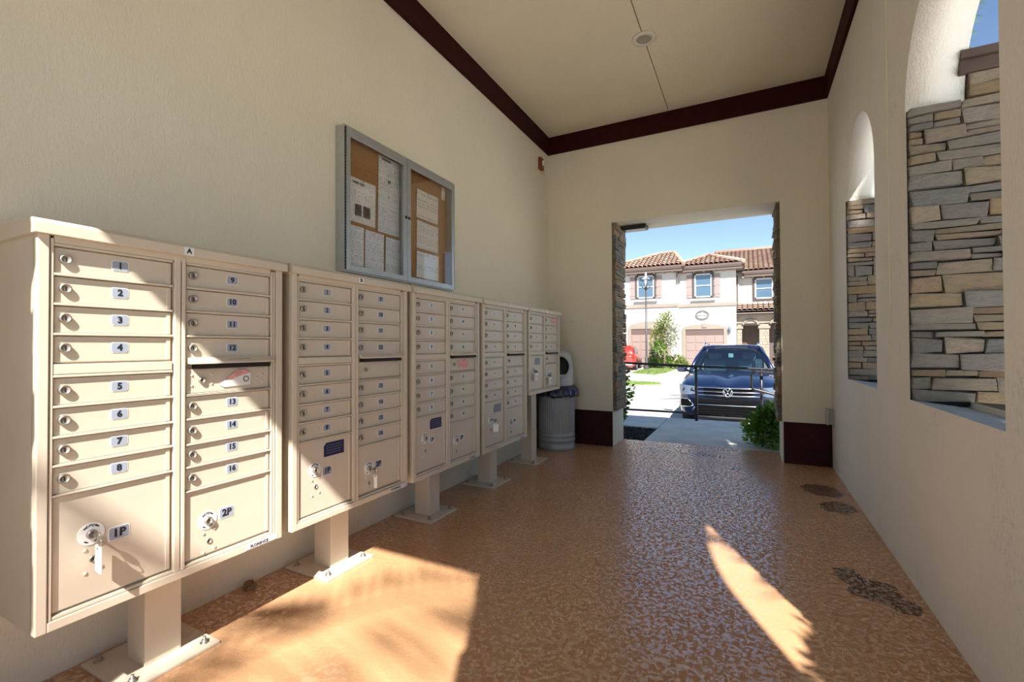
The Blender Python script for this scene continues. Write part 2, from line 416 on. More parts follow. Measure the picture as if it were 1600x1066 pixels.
# doorway reveals: left one faces +X, right one faces -X
stone_field(wback, (DX0, YB + .012, 0), (0, 1, 0), (1, 0, 0), 0, .52, .425, 2.74, .052, 41, .04, .085, .12, .34)
stone_field(wback, (DX1, YB + .012, 0), (0, 1, 0), (-1, 0, 0), 0, .52, .425, 2.74, .052, 43, .04, .085, .12, .34)
stone_field(wr, (XR + .003, ARCH[0] + AR - .003, 0), (1, 0, 0), (0, -1, 0), 0, XO - XR, SILL, 2.43, .042, 37, lmin=.1, lmax=.24)
stone_field(wfront, (FX1, YF0 + .01, 0), (0, 1, 0), (-1, 0, 0), 0, .23, .3, 3.02, .06, 47, .09, .18, .12, .24)
stone_field(wfront, (FX0, YF0 + .01, 0), (0, 1, 0), (1, 0, 0), 0, .23, .3, 3.02, .06, 48, .09, .18, .12, .24)

# ------------------------------------------------------------------ cluster mailboxes
K = 1.117; KZ = lambda z: 1.221 + (z - 1.221) * K
XB = -1.915; BW = .826; BD = .395
LZ = [1.549, 1.457, 1.364, 1.270, 1.176]; LZ2 = [1.138, 1.043, .948, .859, .765]
RZ = [1.549, 1.457, 1.366, 1.270, 1.171]; RZ2 = [1.042, .950, .853, .766, .672]
CL = (.040, .372); CR = (.420, .770)
def lock_mesh():
    mb = MB(); mb.lathe([(.0155, -.004), (.0155, .009), (.0135, .0115), (.011, .0115), (.0105, .009), (.0, .009)], axis='X', n=20, cap=False)
    mb.mi = 1; mb.box(.0085, .0098, -.0018, .0018, -.006, .006); return mb.mesh('lock', [STEEL, BLACK])
def door_mesh(w, h):
    mb = MB(); mb.box(-.030, 0, .002, w - .002, .002, h - .002, .003)
    mb.box(-.002, .0035, w - .017, w - .0035, .004, h - .004, .0015)
    return mb.mesh('door', BEIGE)
def plate_mesh(w, h, m):
    def ro(w, h, c): return [(-w / 2 + c, -h / 2), (w / 2 - c, -h / 2), (w / 2, -h / 2 + c), (w / 2, h / 2 - c), (w / 2 - c, h / 2), (-w / 2 + c, h / 2), (-w / 2, h / 2 - c), (-w / 2, -h / 2 + c)]
    mb = MB(); mb.mi = 1; mb.prism(ro(w, h, .005), 'X', 0, .0012); mb.mi = 0; mb.prism(ro(w * .9, h * .88, .004), 'X', .0008, .0018)
    return mb.mesh('number_plate', [m, WHITEP])
def dial(parent, y, z, sub=True):
    def mk():
        mb = MB(); mb.lathe([(.036, 0), (.036, .002)], axis='X', n=32)
        mb.mi = 1
        for a in (55, 125, -60, -120):
            c, s = math.cos(R(a)), math.sin(R(a)); mb.obox((.0024, c * .027, s * .027), (.001, .004, .011), Matrix.Rotation(R(a), 3, 'X'))
        return mb.mesh('dial_plate', [WHITEP, INK])
    link('dial_plate', cached('dial', mk), parent, (0, y, z))
    me = text_mesh('OPEN', .0115, INK)
    def bent():
        m2 = me.copy()
        for v in m2.vertices:
            a = math.pi / 2 - v.co.y / .0275; r = .0275 + v.co.z; v.co.y, v.co.z = r * math.cos(a), r * math.sin(a)
        return m2
    link('open_lettering', cached('openbent', bent), parent, (.0022, y, z))
    link('lock', cached('lockbig', lambda: lock_mesh()), parent, (.002, y, z), None, (1.2, .95, .95))
def rivets(pts, parent, x=0, r=.0055):
    me = cached(('rivet', r), lambda: MB().lathe([(r, -.001), (r * .9, .002), (r * .45, .0035), (0, .004)], (0, 0, 0), 'X', 10, False).mesh('rivet', BEIGE2))
    for y, z in pts: link('rivet', me, parent, (x, y, z))
def mailbox(i, label, letter, kinds):
    yc = 1.006 + .8785 * i; y0 = yc - BW / 2; big = i < 4
    zb = .354 if big else .745
    t = thing('cluster_mailbox', label, 'mailbox', (XB, y0, 0), group='cluster mailboxes along the wall')
    # body with recessed front, frame and cap
    b = MB(); b.box(-BD, -.022, 0, BW, zb, 1.575, .003); obj('body', b, BEIGE, t)
    f = MB()
    f.box(-.03, .004, 0, CL[0] - .012, zb, 1.574, .003); f.box(-.03, .004, CR[1] + .026, BW, zb, 1.574, .003)
    f.box(-.03, .004, CL[0] - .012, CR[1] + .026, zb, zb + .030, .003)
    f.box(-.03, .0, CL[0] - .009, CL[0] - .001, zb + .03, 1.565, .002); f.box(-.03, -.001, CR[1] + .003, CR[1] + .012, zb + .03, 1.565, .002)
    f.box(-.03, -.001, CR[1] + .014, CR[1] + .023, zb + .03, 1.565, .002)
    f.box(-.03, .001, CL[1] + .006, CR[0] - .020, zb + .03, 1.565, .003); f.box(-.03, .0035, CR[0] - .017, CR[0] - .004, zb + .03, 1.565, .003)
    f.box(-.03, -.001, CL[0], CR[1], 1.551, 1.574, .002); f.box(-.03, -.002, CL[0], CR[1], zb + .031, zb + .041, .002)
    obj('front_frame', f, BEIGE2, t)
    zm = 1.138
    obj('rail', MB().box(-.03, -.001, CL[0], CL[1], zm + .003, LZ[4] - .003, .002), BEIGE2, t)
    c = MB(); c.prism([(-BD - .012, 1.573), (.024, 1.573), (.024, 1.604), (.006, 1.619), (-BD - .012, 1.635)], 'Y', -.012, BW + .012)
    obj('cap', c, BEIGE2, t)
    lp = cached('letterplate', lambda: MB().box(0, .0015, -.017, .017, -.015, .015).mesh('letter_plate', WHITEP))
    p = link('letter_plate', lp, t, (.0245, .415, 1.589))
    if letter: link('letter', text_mesh(letter, .026, INK, .0008), p, (.002, 0, 0))
    lk = cached('lock', lock_mesh)
    pm_ = PLATE if i < 2 else PLATEW
    def door(y0_, y1_, zt, zb_, num):
        w, h = y1_ - y0_, zt - zb_ - .007
        rails.box(-.03, -.0005, y0_ - .001, y1_ + .001, zt - .0065, zt + .0015, .0015)
        d = link('door', cached(('door', round(w, 3), round(h, 3)), lambda: door_mesh(w, h)), t, (-.0105, y0_, zb_))
        link('lock', lk, d, (0, .028 if y0_ < .2 else .026, h * .55))
        pw = .050 if y0_ < .2 else .048
        link('number_plate', cached(('np', pm_.name, pw), lambda: plate_mesh(pw, .036, pm_)), d, (0.0, w * .52, h * .56))
        link('numeral', text_mesh(str(num), .030, INK, .0009), d, (.0022, w * .52, h * .56))
        return d
    rails = MB(); n = 1
    for a, bz in zip(LZ, LZ[1:]): door(*CL, a, bz, n); n += 1
    if big:
        for a, bz in zip(LZ2, LZ2[1:]): door(*CL, a, bz, n); n += 1
    last = None
    for a, bz in zip(RZ, RZ[1:]):
        last = door(*CR, a, bz, n); n += 1
    # outgoing mail slot: projecting lip with lettering over a dark gap
    s = MB(); w = CR[1] - CR[0]
    s.prism([(-.02, 1.185), (.000, 1.185), (.024, 1.166), (.024, 1.160), (-.02, 1.164)], 'Y', CR[0] + .006, CR[1] + .004); s.mi = 1
    s.box(-.02, .012, CR[0] + .03, CR[1] - .01, 1.141, 1.1615)
    sl = obj('outgoing_slot', s, [BEIGE2, BLACK], t)
    if i < 3: link('slot_lettering', text_mesh('OUTGOING MAIL', .0125, INK), sl, (.0135, CR[0] + w * .58, 1.1735), (0, R(-44), 0))
    pnl = MB(); pnl.box(-.03, -.0105, CR[0] + .002, CR[1] - .002, 1.046, 1.141, .003)
    pn = obj('outgoing_panel', pnl, BEIGE, t)
    rivets([(CR[0] + .025, 1.075), (CR[0] + .025, 1.115), (CR[0] + .10, 1.078), (CR[0] + .10, 1.118), (CR[1] - .06, 1.092), (CR[1] - .035, 1.075), (CR[1] - .035, 1.105), (CR[1] - .035, 1.130)], pn, -.011)
    link('lock', lk, pn, (-.012, CR[0] + .06, 1.095), None, (1, .75, .75))
    if big:
        for a, bz in zip(RZ2, RZ2[1:]): door(*CR, a, bz, n); n += 1
    # parcel doors
    specs = [(CL, LZ2[4] if big else 1.138, .400 if big else .79, '1P', (.098, .215, .165) if big else (.10, .19, .16)),
             (CR, RZ2[4] if big else 1.042, .402 if big else .79, '2P', (.085, .135, .16) if big else (.085, .13, .15))]
    for (a, b_), zt, z0_, txt, (dy, dz, py) in specs:
        w, h = b_ - a, zt - z0_ - .005
        d = link('parcel_door', cached(('door', round(w, 3), round(h, 3)), lambda: door_mesh(w, h)), t, (-.0105, a, z0_))
        dial(d, dy, dz)
        pz = dz - (.022 if a < .2 else -.008)
        link('number_plate', cached(('pp', pm_.name), lambda: plate_mesh(.062, .046, pm_)), d, (0, dy + .076, pz))
        link('lettering', text_mesh(txt, .038, INK, .0012), d, (.0022, dy + .076, pz))
        if big:
            rivets([(dy - .015, dz - .05), (dy + .028, dz - .042), (dy - .015, dz - .125), (dy + .028, dz - .118)], d, 0, .0065)
            link('lock', lk, d, (-.009, dy + .006, dz - .084), None, (1.1, .72, .72))
        if a < .2 and kinds.get('sticker'):
            sm = kinds['sticker']; mb = MB(); mb.prism([(-.065, -.03), (.065, -.03), (.065, .04), (-.05, .04), (-.065, .025)], 'X', 0, .001)
            if i in (1, 2):
                mb.mi = 1
                for q in range(4):
                    x = -.052
                    while x < .045:
                        l = rnd.uniform(.008, .02); mb.box(.001, .0014, x, min(x + l, .056), .024 - q * .013, .027 - q * .013); x += l + .005
            obj('warning_sticker', mb, [sm, GREYST], d, loc=(.0005, w * .66 if big else .19, h - .065))
    for (a, b_), zz in ((CL, LZ2[4] if big else 1.138), (CR, RZ2[4] if big else 1.042), (CR, 1.043)): rails.box(-.03, -.0005, a - .001, b_ + .001, zz - .0045, zz + .0015, .0015)
    obj('divider_rails', rails, BEIGE2, t)
    # maker's plate
    if big:
        mb = MB().box(.004, .0052, .655, .80, zb + .006, zb + .026); p = obj('maker_plate', mb, PLATEW, t)
        link('lettering', text_mesh('FLORENCE', .017, INK), p, (.0058, .715, zb + .0155))
    # pedestal
    ps = MB(); ps.box(-.265, -.135, yc - y0 - .064, yc - y0 + .064, .01, zb + .01, .004); obj('pedestal_post', ps, BEIGE, t)
    bp = MB(); bp.box(-.375, -.045, yc - y0 - .165, yc - y0 + .165, .0, .014, .003); bpl = obj('base_plate', bp, BEIGE2, t)
    for sx in (-.335, -.085):
        for sy in (-.125, .125):
            link('anchor_bolt', cached('bolt', lambda: MB().lathe([(.017, 0), (.017, .004), (.011, .004), (.011, .014), (.006, .014), (.006, .026), (0, .026)], n=8).mesh('anchor_bolt', STEEL)), bpl, (sx, yc - y0 + sy, .013))
    return t, y0
BOX = []
LAB = ['nearest beige cluster mailbox, half sunlit, plate A on its cap, key tag on lock 1P',
       'second beige cluster mailbox from the viewer, navy sticker above a sunlit 1P corner',
       'third beige cluster mailbox, middle of the row, pink sticker on its outgoing mail panel',
       'fourth beige cluster mailbox, grey blue sticker above a white key tag',
       'short high-mounted cluster mailbox with eight doors beside the trash can']
for i, (lb, lt, kd) in enumerate(zip(LAB, ['A', 'B', 'C', 'D', None], [{}, {'sticker': NAVY}, {'sticker': NAVY}, {'sticker': GREYST}, {'sticker': GREYST}])):
    BOX.append(mailbox(i, lb, lt, kd))
def at_box(i, y, z, x=0): return (XB + x, BOX[i][1] + y, z)
# things stuck on / hanging from the boxes
mb = MB(); mb.prism([(-.075, -.022), (-.06, -.034), (.055, -.03), (.055, .02), (.02, .034), (.0, .036), (-.055, -.005)], 'X', 0, .002); mb.mi = 1
mb.prism([(-.055, -.003), (.0, .036), (.035, .034), (.05, .02), (-.03, -.003)], 'X', .002, .0028); mb.mi = 2; mb.torus((.003, .035, -.005), .011, .0016, n=14, m=6)
tag(obj('torn_sticker', mb, [WHITEP, PINK, INK], None, loc=at_box(0, CR[0] + .205, 1.095, -.0085)), 'torn white and pink sticker on the nearest outgoing mail panel', 'sticker')
tag(obj('round_sticker', MB().prism([(-.07, -.02), (-.05, -.034), (.05, -.034), (.07, -.018), (.065, .02), (.04, .034), (-.045, .032), (-.07, .015)], 'X', 0, .0015), PINK, None, loc=at_box(2, CR[0] + .19, 1.098, -.0085)), 'pink sticker on the third mailbox outgoing panel', 'sticker')
tag(obj('red_sticker', MB().box(0, .0015, -.055, .055, -.03, .03), PINK, None, loc=at_box(4, CR[0] + .25, 1.505, -.0085)), 'small red sticker on the short mailbox top right door', 'sticker')
def key_set(i, y, z, label, tagcol, tagsize, swing):
    t = thing('key_with_tag', label, 'key', at_box(i, y, z, .006), group='parcel keys left in locks')
    k = MB(); k.box(-.004, .026, -.0015, .0015, -.004, .004); k.lathe([(0, -.0015), (.014, -.0015), (.014, .0015), (0, .0015)], (.036, 0, -.001), 'Y', 16, False); obj('key', k, STEEL, t)
    obj('split_ring', MB().torus((.042, 0, -.018), .013, .0016, 'Y', 18, 6), STEEL, t)
    w, h = tagsize
    tg = MB(); tg.box(-w / 2, w / 2, -.003, .003, -h, 0, .002); tg.mi = 1; tg.lathe([(.004, -.0035), (.004, .0035)], (0, 0, -.008), 'Y', 10)
    obj('tag', tg, [tagcol, DSTEEL], t, loc=(.036, 0, -.030), rot=(0, 0, R(swing)))
key_set(0, CL[0] + .098, .400 + .215, 'key with a square plastic tag hanging from lock 1P of the nearest mailbox', WHITEP, (.052, .085), -8)
key_set(1, CR[0] + .085, .402 + .135, 'key on a thin white tag hanging from lock 2P of the second mailbox', WHITEP, (.020, .075), 12)
key_set(3, CL[0] + .098, .400 + .215, 'white key tag hanging from the fourth mailbox lock', WHITEP, (.045, .07), 25)
for y, z, lb in ((CL[0] + .10, .79 + .19, 'left'), (CR[0] + .085, .79 + .13, 'right')):
    t = thing('key_holder', 'white key holder hanging on the %s parcel lock of the short mailbox' % lb, 'key holder', at_box(4, y, z, .008))
    obj('case', MB().box(0, .02, -.032, .032, -.105, -.02, .008), WHITEP, t); obj('shackle', MB().torus((.01, 0, -.02), .02, .004, 'X', 16, 6, 0, math.pi), DSTEEL, t)
    obj('holes', MB().box(.019, .0215, -.014, -.004, -.06, -.05).box(.019, .0215, .004, .014, -.075, -.065).box(.019, .0215, -.01, 0, -.092, -.084), INK, t)

# ------------------------------------------------------------------ notice board and its papers
nb = thing('notice_board', 'aluminium framed notice cabinet with two glazed doors and cork back', 'notice board', (XL, 2.1, 1.70))
NW, NH, ND = 1.21, .93, .084
m = MB()
for q in ((0, ND - .008, 0, .022, 0, NH), (0, ND - .008, NW - .022, NW, 0, NH), (0, ND - .008, .022, NW - .022, 0, .022), (0, ND - .008, .022, NW - .022, NH - .022, NH), (0, ND - .012, .585, .617, .022, NH - .022)): m.box(*q, .002)
obj('cabinet_frame', m, ALU, nb)
obj('cork_panel', MB().box(.001, .014, .02, NW - .02, .02, NH - .02), CORK, nb)
for k, (a, b) in enumerate(((.008, .590), (.594, NW - .008))):
    m = MB(); x0, x1 = ND - .010, ND + .004; wL, wR = (.030, .040) if k == 0 else (.036, .058)
    wL, wR = (.034, .040) if k == 0 else (.038, .034)
    m.box(x0, x1, a, a + wL, .008, NH - .008, .002).box(x0, x1, b - wR, b, .008, NH - .008, .002)
    m.box(x0, x1, a + wL, b - wR, .008, .046, .002).box(x0, x1, a + wL, b - wR, NH - .070, NH - .008, .002)
    d = obj('door_frame', m, ALU, nb)
    obj('pane', MB().box(ND - .004, ND - .001, a + wL - .004, b - wR + .004, .044, NH - .066), GLASS, d)
    obj('lock', MB().lathe([(.011, 0), (.011, .006), (.006, .007), (0, .004)], (ND + .004, b - .016 if k == 0 else a + .014, .478), 'X', 14, False), DSTEEL, d)
    hy = a - .004 if k == 0 else b + .004
    h = MB()
    for q in range(46): h.tube([(ND - .001, hy, .015 + q * .0196), (ND - .001, hy, .015 + q * .0196 + .0155)], .0042, 6)
    obj('hinge', h, DSTEEL, d)
PAPERS = [('white flyer with two small photographs, pinned low left behind the glass', 2.20, 2.432, 2.053, 2.345, 90, (.80, .78, .74)),
          ('notice with a small square mark, topmost paper of the left door', 2.463, 2.682, 2.318, 2.582, 70, (.74, .74, .70)),
          ('densely printed sheet below the topmost notice of the left door', 2.455, 2.676, 2.037, 2.316, 115, (.68, .70, .70)),
          ('letter in the lower left corner of the notice cabinet', 2.183, 2.324, 1.765, 2.026, 75, (.74, .76, .80)),
          ('letter with a crest, middle of the bottom row behind the left door', 2.335, 2.515, 1.762, 2.021, 75, (.74, .76, .80)),
          ('closely printed letter, right end of the bottom row behind the left door', 2.532, 2.682, 1.762, 2.013, 110, (.70, .74, .80)),
          ('cream map sheet, topmost paper behind the right door', 2.884, 3.163, 2.245, 2.47, 40, (.72, .68, .60)),
          ('cream form, middle paper behind the right door', 2.884, 3.163, 2.005, 2.221, 60, (.72, .69, .62)),
          ('white sheet, lowest paper behind the right door', 2.88, 3.166, 1.772, 1.977, 70, (.76, .76, .74)),
          ('tiny cream card in the upper right corner of the cabinet', 3.215, 3.265, 2.478, 2.585, 60, (.76, .70, .56))]
for k, (lb, a, b, z0, z1, fr, colr) in enumerate(PAPERS):
    m = MB(); w, h = b - a, z1 - z0; n = 6; r = random.Random(k)
    cx = r.uniform(.002, .006); rows = []
    for j in range(n + 1):
        rows.append([(.0165 + (k % 3) * .0012 + cx * (abs(2 * i / n - 1) ** 3) * (j / n), w * i / n, h * j / n) for i in range(n + 1)])
    back = [[(x - .0008, y, z) for x, y, z in rw] for rw in rows]
    m.rings(rows, closed=False, cap0=False, cap1=False); m.rings(back, closed=False, cap0=False, cap1=False)
    o = obj('notice_paper', m, paper_mat('printed paper %s' % 'abcdefghij'[k], colr, fr, seed=k * 3.7 + 1), None, loc=(XL, a, z0))
    tag(o, lb, 'paper', 'papers pinned in the notice cabinet')
    if k == 0:
        obj('printed_photo', MB().box(.023, .0235, .045, .098, .045, .12), mat('photo print', (.09, .055, .05), .6, var=.7, vscale=60), o); obj('printed_photo', MB().box(.023, .0235, .118, .178, .045, .12), MATS['photo print'], o)
        obj('heading', MB().box(.024, .0244, .025, .075, .256, .268).box(.024, .0244, .082, .125, .256, .268), mat('grey print', (.12, .12, .14), .7), o)
    if k == 1: obj('printed_mark', MB().box(.024, .0245, .09, .118, .085, .105), mat('green print', (.10, .16, .10), .7), o); obj('heading', MB().box(.024, .0244, .03, .12, .235, .248), MATS['grey print'], o)
    pin = MB().lathe([(.005, 0), (.004, .006), (.0, .008)], (.019, w / 2, h - .012), 'X', 10, False); obj('push_pin', pin, WHITEP if k % 2 else PINK, o)

# ------------------------------------------------------------------ small fittings
t = thing('fire_alarm', 'small red and beige alarm strobe high in the far left corner', 'alarm', (XL, 5.34, 3.50))
obj('back_plate', MB().box(0, .022, -.11, .11, -.085, .085, .006), mat('cream plastic', (.66, .56, .40), .5), t)
obj('horn', MB().box(.02, .06, -.10, .00, -.075, .075, .008), mat('alarm red', (.20, .035, .012), .4), t)
obj('strobe_lens', MB().box(.055, .075, -.055, -.02, -.02, .04, .006), WHITEP, t)
obj('sensor', MB().lathe([(.03, .02), (.03, .035), (.012, .045), (0, .045)], (0, .065, .045), 'X', 16, False), MATS['cream plastic'], t)
t = thing('ceiling_downlight', 'round white recessed ceiling light on the panel seam', 'light', (-.802, 4.168, ZC))
obj('trim_ring', MB().lathe([(.062, -.002), (.066, -.016), (.098, -.012), (.104, 0), (.062, .0)], n=36, cap=False), mat('ivory enamel', (.74, .70, .60), .4), t)
obj('lens', MB().lathe([(.0, -.004), (.03, -.005), (.064, -.010)], n=32, cap=False), mat('grey lens', (.36, .33, .28), .5), t)
t = thing('outlet_box', 'grey weatherproof outlet box low on the right wall corner', 'outlet', (XR, 5.50, .52))
obj('housing', MB().box(-.045, 0, -.045, .045, -.075, .075, .006), mat('grey metal', (.36, .36, .35), .5), t)
obj('cover', MB().box(-.064, -.043, -.05, .05, -.08, .08, .008), mat('light grey cover', (.48, .47, .44), .45), t)
t = thing('header_light', 'flat black light fixture under the doorway header', 'light', (-1.27, 5.93, DZ))
obj('housing', MB().box(-.15, .15, -.09, .09, -.05, 0, .008), RAIL, t); obj('diffuser', MB().box(-.13, .13, -.07, .07, -.056, -.048), mat('smoky lens', (.05, .05, .055), .3), t)

mb = MB(); rs = []
for j in range(7):
    q = j / 6; w_ = .028 * math.sin(math.pi * (.08 + .84 * q)); rs.append([(w_ * u, -.045 + .09 * q, .010 + .014 * abs(u) + .010 * math.sin(4 * q + u)) for u in (-1, -.5, 0, .5, 1)])
mb.rings(rs, closed=False, cap0=False, cap1=False)
tag(obj('dry_leaf', mb, mat('dry leaf', (.20, .11, .05), .7), None, loc=(-2.265, 1.50, .0), rot=(0, 0, .5)), 'curled brown leaf on the floor against the wall between mailbox posts', 'leaf')
# ------------------------------------------------------------------ trash can
t = thing('trash_can', 'grey fluted steel trash can with domed lid in the corner', 'trash can', (-2.085, 5.27, 0))
m = MB(); n = 192; prof = [(.215, .0), (.222, .012), (.222, .05), (.215, .055), (.217, .10), (.222, .105), (.222, .125), (.215, .13), (.216, .155), (.222, .16), (.222, .175), (.215, .185), (.217, .20)]
m.lathe(prof, n=64, cap=True)
rs = []
for z in (.20, .215, .40, .60, .615):
    fl = .006 if .205 < z < .61 else 0
    rs.append([((.213 + fl * math.cos(48 * 2 * math.pi * i / n)) * math.cos(2 * math.pi * i / n), (.213 + fl * math.cos(48 * 2 * math.pi * i / n)) * math.sin(2 * math.pi * i / n), z) for i in range(n)])
m.rings(rs, cap0=False, cap1=False); m.lathe([(.213, .615), (.224, .62), (.224, .645), (.20, .65)], n=64, cap=False)
obj('can_body', m, GALV, t)
m = MB(); m.lathe([(.205, .72), (.208, .74), (.205, .78), (.203, .95), (.196, 1.03), (.178, 1.10), (.145, 1.145), (.09, 1.168), (.0, 1.175)], n=72, cap=False)
bmesh.ops.subdivide_edges(m.bm, edges=list(m.bm.edges), cuts=2, use_grid_fill=True)
ax = Vector((.62, -.785, 0)).normalized(); side = Vector((-ax.y, ax.x, 0))
dead = []
for f in m.bm.faces:
    c = f.calc_center_median()
    if c.dot(ax) > 0 and (c.dot(side) / .105) ** 2 + ((c.z - .99) / .118) ** 2 < 1: dead.append(f)
bmesh.ops.delete(m.bm, geom=dead, context='FACES')
for f in m.bm.faces: f.smooth = True
lid = obj('lid', m, LIDM, t)
m = MB(); rr = []
for i in range(33):
    a = 2 * math.pi * i / 32; u, w = .112 * math.cos(a), .124 * math.sin(a); z = .99 + w
    rad = .205 if z < .98 else .205 - .06 * ((z - .98) / .14) ** 2
    dpt = math.sqrt(max(rad * rad - u * u, .001)); ring = []
    cen = ax * dpt + side * u + Vector((0, 0, z)); od = (side * math.cos(a) + Vector((0, 0, math.sin(a)))).normalized()
    for k in range(8):
        b = 2 * math.pi * k / 8; ring.append(cen + od * (.013 * math.cos(b)) + ax * (.013 * math.sin(b)))
    rr.append(ring)
m.rings(rr, cap0=False, cap1=False); obj('opening_rim', m, LIDM, lid)
m = MB(); m.lathe([(.17, .70), (.19, .75), (.17, 1.08), (.0, 1.12)], n=32, cap=False)
obj('inner_shade_shell', m, BLACK, lid)  # black shell drawn for the shade inside the lid opening
m = MB(); r = random.Random(4); rs = []
ph = [r.uniform(0, 6.28) for _ in range(6)]
for j, (rad, z) in enumerate(((.19, .76), (.215, .762), (.235, .735), (.248, .70), (.252, .665), (.250, .64), (.236, .632))):
    ring = []
    for i in range(120):
        a = 2 * math.pi * i / 120; w = sum(math.sin(a * q + ph[k] + j * .5) / (q ** .5) for k, q in enumerate((5, 9, 14, 23, 31, 44)))
        side_gain = .5 + .5 * math.cos(a + .75)
        rr_ = rad + .010 * w * (j / 5) + .035 * side_gain * (j / 6)
        ring.append((rr_ * math.cos(a), rr_ * math.sin(a), z + .012 * w * (j > 2) + .004 * w))
    rs.append(ring)
# keep the skirt clear of both walls
rs = [[(max(x, -.232), min(y, .335), z) for x, y, z in g] for g in rs]
m.rings(rs, cap0=False, cap1=False); obj('bin_bag', m, BAG, t)

# ------------------------------------------------------------------ outside ground
gr = MB().box(-60, 60, -40, 9.0, -1.2, -.32); struct('ground_near', gr, DRIVE, 'pale paved ground around the building')
g = MB(); g.rings([[(-60, 8.9, -.50), (60, 8.9, -.50)], [(-60, 14, -.50), (60, 14, -.50)], [(-60, 27, -.26), (60, 27, -.26)], [(-60, 80, -.22), (60, 80, -.22)]], closed=False, cap0=False, cap1=False, smooth=False)
struct('driveway', g, mat('far concrete drive', (.46, .445, .415), .9, var=.08, vscale=.5), 'bright concrete drive in front of the houses')
wk = struct('walkway', MB().box(-4, 2.2, YB2 - .02, 8.36, -.5, -.05), SOIL, 'concrete walkway of scored slabs outside the doorway')
for q in ((-1.235, 1.6, 6.135, 7.245), (-1.235, 1.6, 7.255, 8.38), (-4, -1.245, 7.255, 8.38)): struct('slab', MB().box(*q, -.10, -.012, .006), CONC, parent=wk)
mm = MB(); mm.box(-4, -1.25, 6.15, 7.24, -.2, -.035); r = random.Random(9)
for k in range(900):
    p = Vector((r.uniform(-2.6, -1.26), r.uniform(6.17, 7.23), -.03)); mm.obox(p, (r.uniform(.02, .06), r.uniform(.012, .03), r.uniform(.008, .02)), Matrix.Rotation(r.uniform(0, 6), 3, 'Z') @ Matrix.Rotation(r.uniform(-.4, .4), 3, 'X'))
tag(obj('mulch_bed', mm, MULCH), 'dark mulch chips beside the walkway', 'mulch', kind='stuff')
m = MB()
lawn_pts = [(-6.0, 26.2), (-4.4, 25.2), (-3.7, 30.4), (-4.0, 30.8), (-5.9, 30.8)]
m.prism(lawn_pts, 'Z', -.30, -.26); r = random.Random(3)
for k in range(2600):
    x, y = r.uniform(-5.8, -4.1), r.uniform(26.2, 30.6); h = r.uniform(.05, .14); a = r.uniform(0, 6.28)
    m.face([(x, y, -.262), (x + .05 * math.cos(a), y + .05 * math.sin(a), -.262), (x + r.uniform(-.04, .04), y, -.262 + h)])
tag(obj('lawn', m, GRASS), 'small bright lawn around the street lamp', 'grass', kind='stuff')
m = MB(); m.rings([[(-4.55 + 1.25 * math.cos(a) * 1.0, 20.3 + .75 * math.sin(a), z) for a in [2 * math.pi * i / 24 for i in range(24)]] for z in (-.45, -.355)])
for k in range(500):
    a = r.uniform(0, 6.28); q = math.sqrt(r.random()); x, y = -4.55 + 1.2 * q * math.cos(a), 20.3 + .7 * q * math.sin(a)
    m.face([(x, y, -.36), (x + .05, y, -.36), (x + r.uniform(-.04, .04), y, -.36 + r.uniform(.04, .1))])
tag(obj('grass_island', m, GRASS), 'oval patch of grass in the bright drive', 'grass', kind='stuff')

# ------------------------------------------------------------------ railing
t = thing('railing', 'black tubular handrail at the end of the walkway', 'railing', (0, 8.20, -.012))
obj('top_rail', MB().tube([(-2.9, 0, .955), (-2.0, 0, .945), (-.77, 0, .895), (.02, 0, .875), (.42, 0, .865), (1.5, 0, .85)], .021, 10), RAIL, t)
obj('bottom_rail', MB().tube([(-2.9, 0, .125), (-.78, 0, .125)], .018, 10), RAIL, t)
for x, h in ((-1.985, .94), (-.78, .89), (.17, .87), (1.25, .855)): obj('post', MB().tube([(x, 0, 0), (x, 0, h)], .024, 10), RAIL, t)
obj('grab_rail', MB().tube([(1.5, -.1, .80), (.42, -.1, .815), (.10, -.1, .83), (.045, -.1, .815), (.03, -.1, .77), (.03, -.1, .60), (.045, -.1, .565), (.10, -.1, .55), (.41, -.1, .47), (1.4, -.1, .30)], .021, 10), RAIL, t)
for x, z in ((.25, .82), (1.3, .80)): obj('bracket', MB().tube([(x, 0, z), (x, -.1, z)], .012, 8), RAIL, t)

# ------------------------------------------------------------------ plants
def leaves(mb, n, cen, rad, size, seed, shell=.55, squash=1.0, zmin=None):
    r = random.Random(seed)
    for _ in range(n):
        while True:
            d = Vector((r.gauss(0, 1), r.gauss(0, 1), r.gauss(0, 1)))
            if d.length > .1: break
        d.normalize(); q = shell + (1 - shell) * r.random(); lump = 1 + .16 * math.sin(d.x * 5 + seed) + .14 * math.sin(d.z * 6 + d.y * 4)
        p = Vector((cen[0] + d.x * rad[0] * q * lump, cen[1] + d.y * rad[1] * q * lump, cen[2] + d.z * rad[2] * q * lump))
        if zmin is not None and p.z < zmin: continue
        ax_ = (d + Vector((r.uniform(-.8, .8), r.uniform(-.8, .8), r.uniform(-.3, .9)))).normalized()
        sd = ax_.cross(Vector((r.uniform(-1, 1), r.uniform(-1, 1), r.uniform(-1, 1)))).normalized(); nn = ax_.cross(sd)
        l = size * r.uniform(.7, 1.3); w = l * .28
        a, b, c, e = p, p + ax_ * l * .5 + sd * w + nn * l * .1, p + ax_ * l, p + ax_ * l * .5 - sd * w + nn * l * .1
        va, vb, vc, ve = [mb.bm.verts.new(v) for v in (a, b, c, e)]
        for fv in ((va, vb, vc), (va, vc, ve)):
            f = mb.bm.faces.new(fv); f.material_index = mb.mi
def leafmesh(mb, name, mats):
    me = bpy.data.meshes.new(name); mb.bm.to_mesh(me); mb.bm.free()
    for m_ in mats: me.materials.append(m_)
    return me
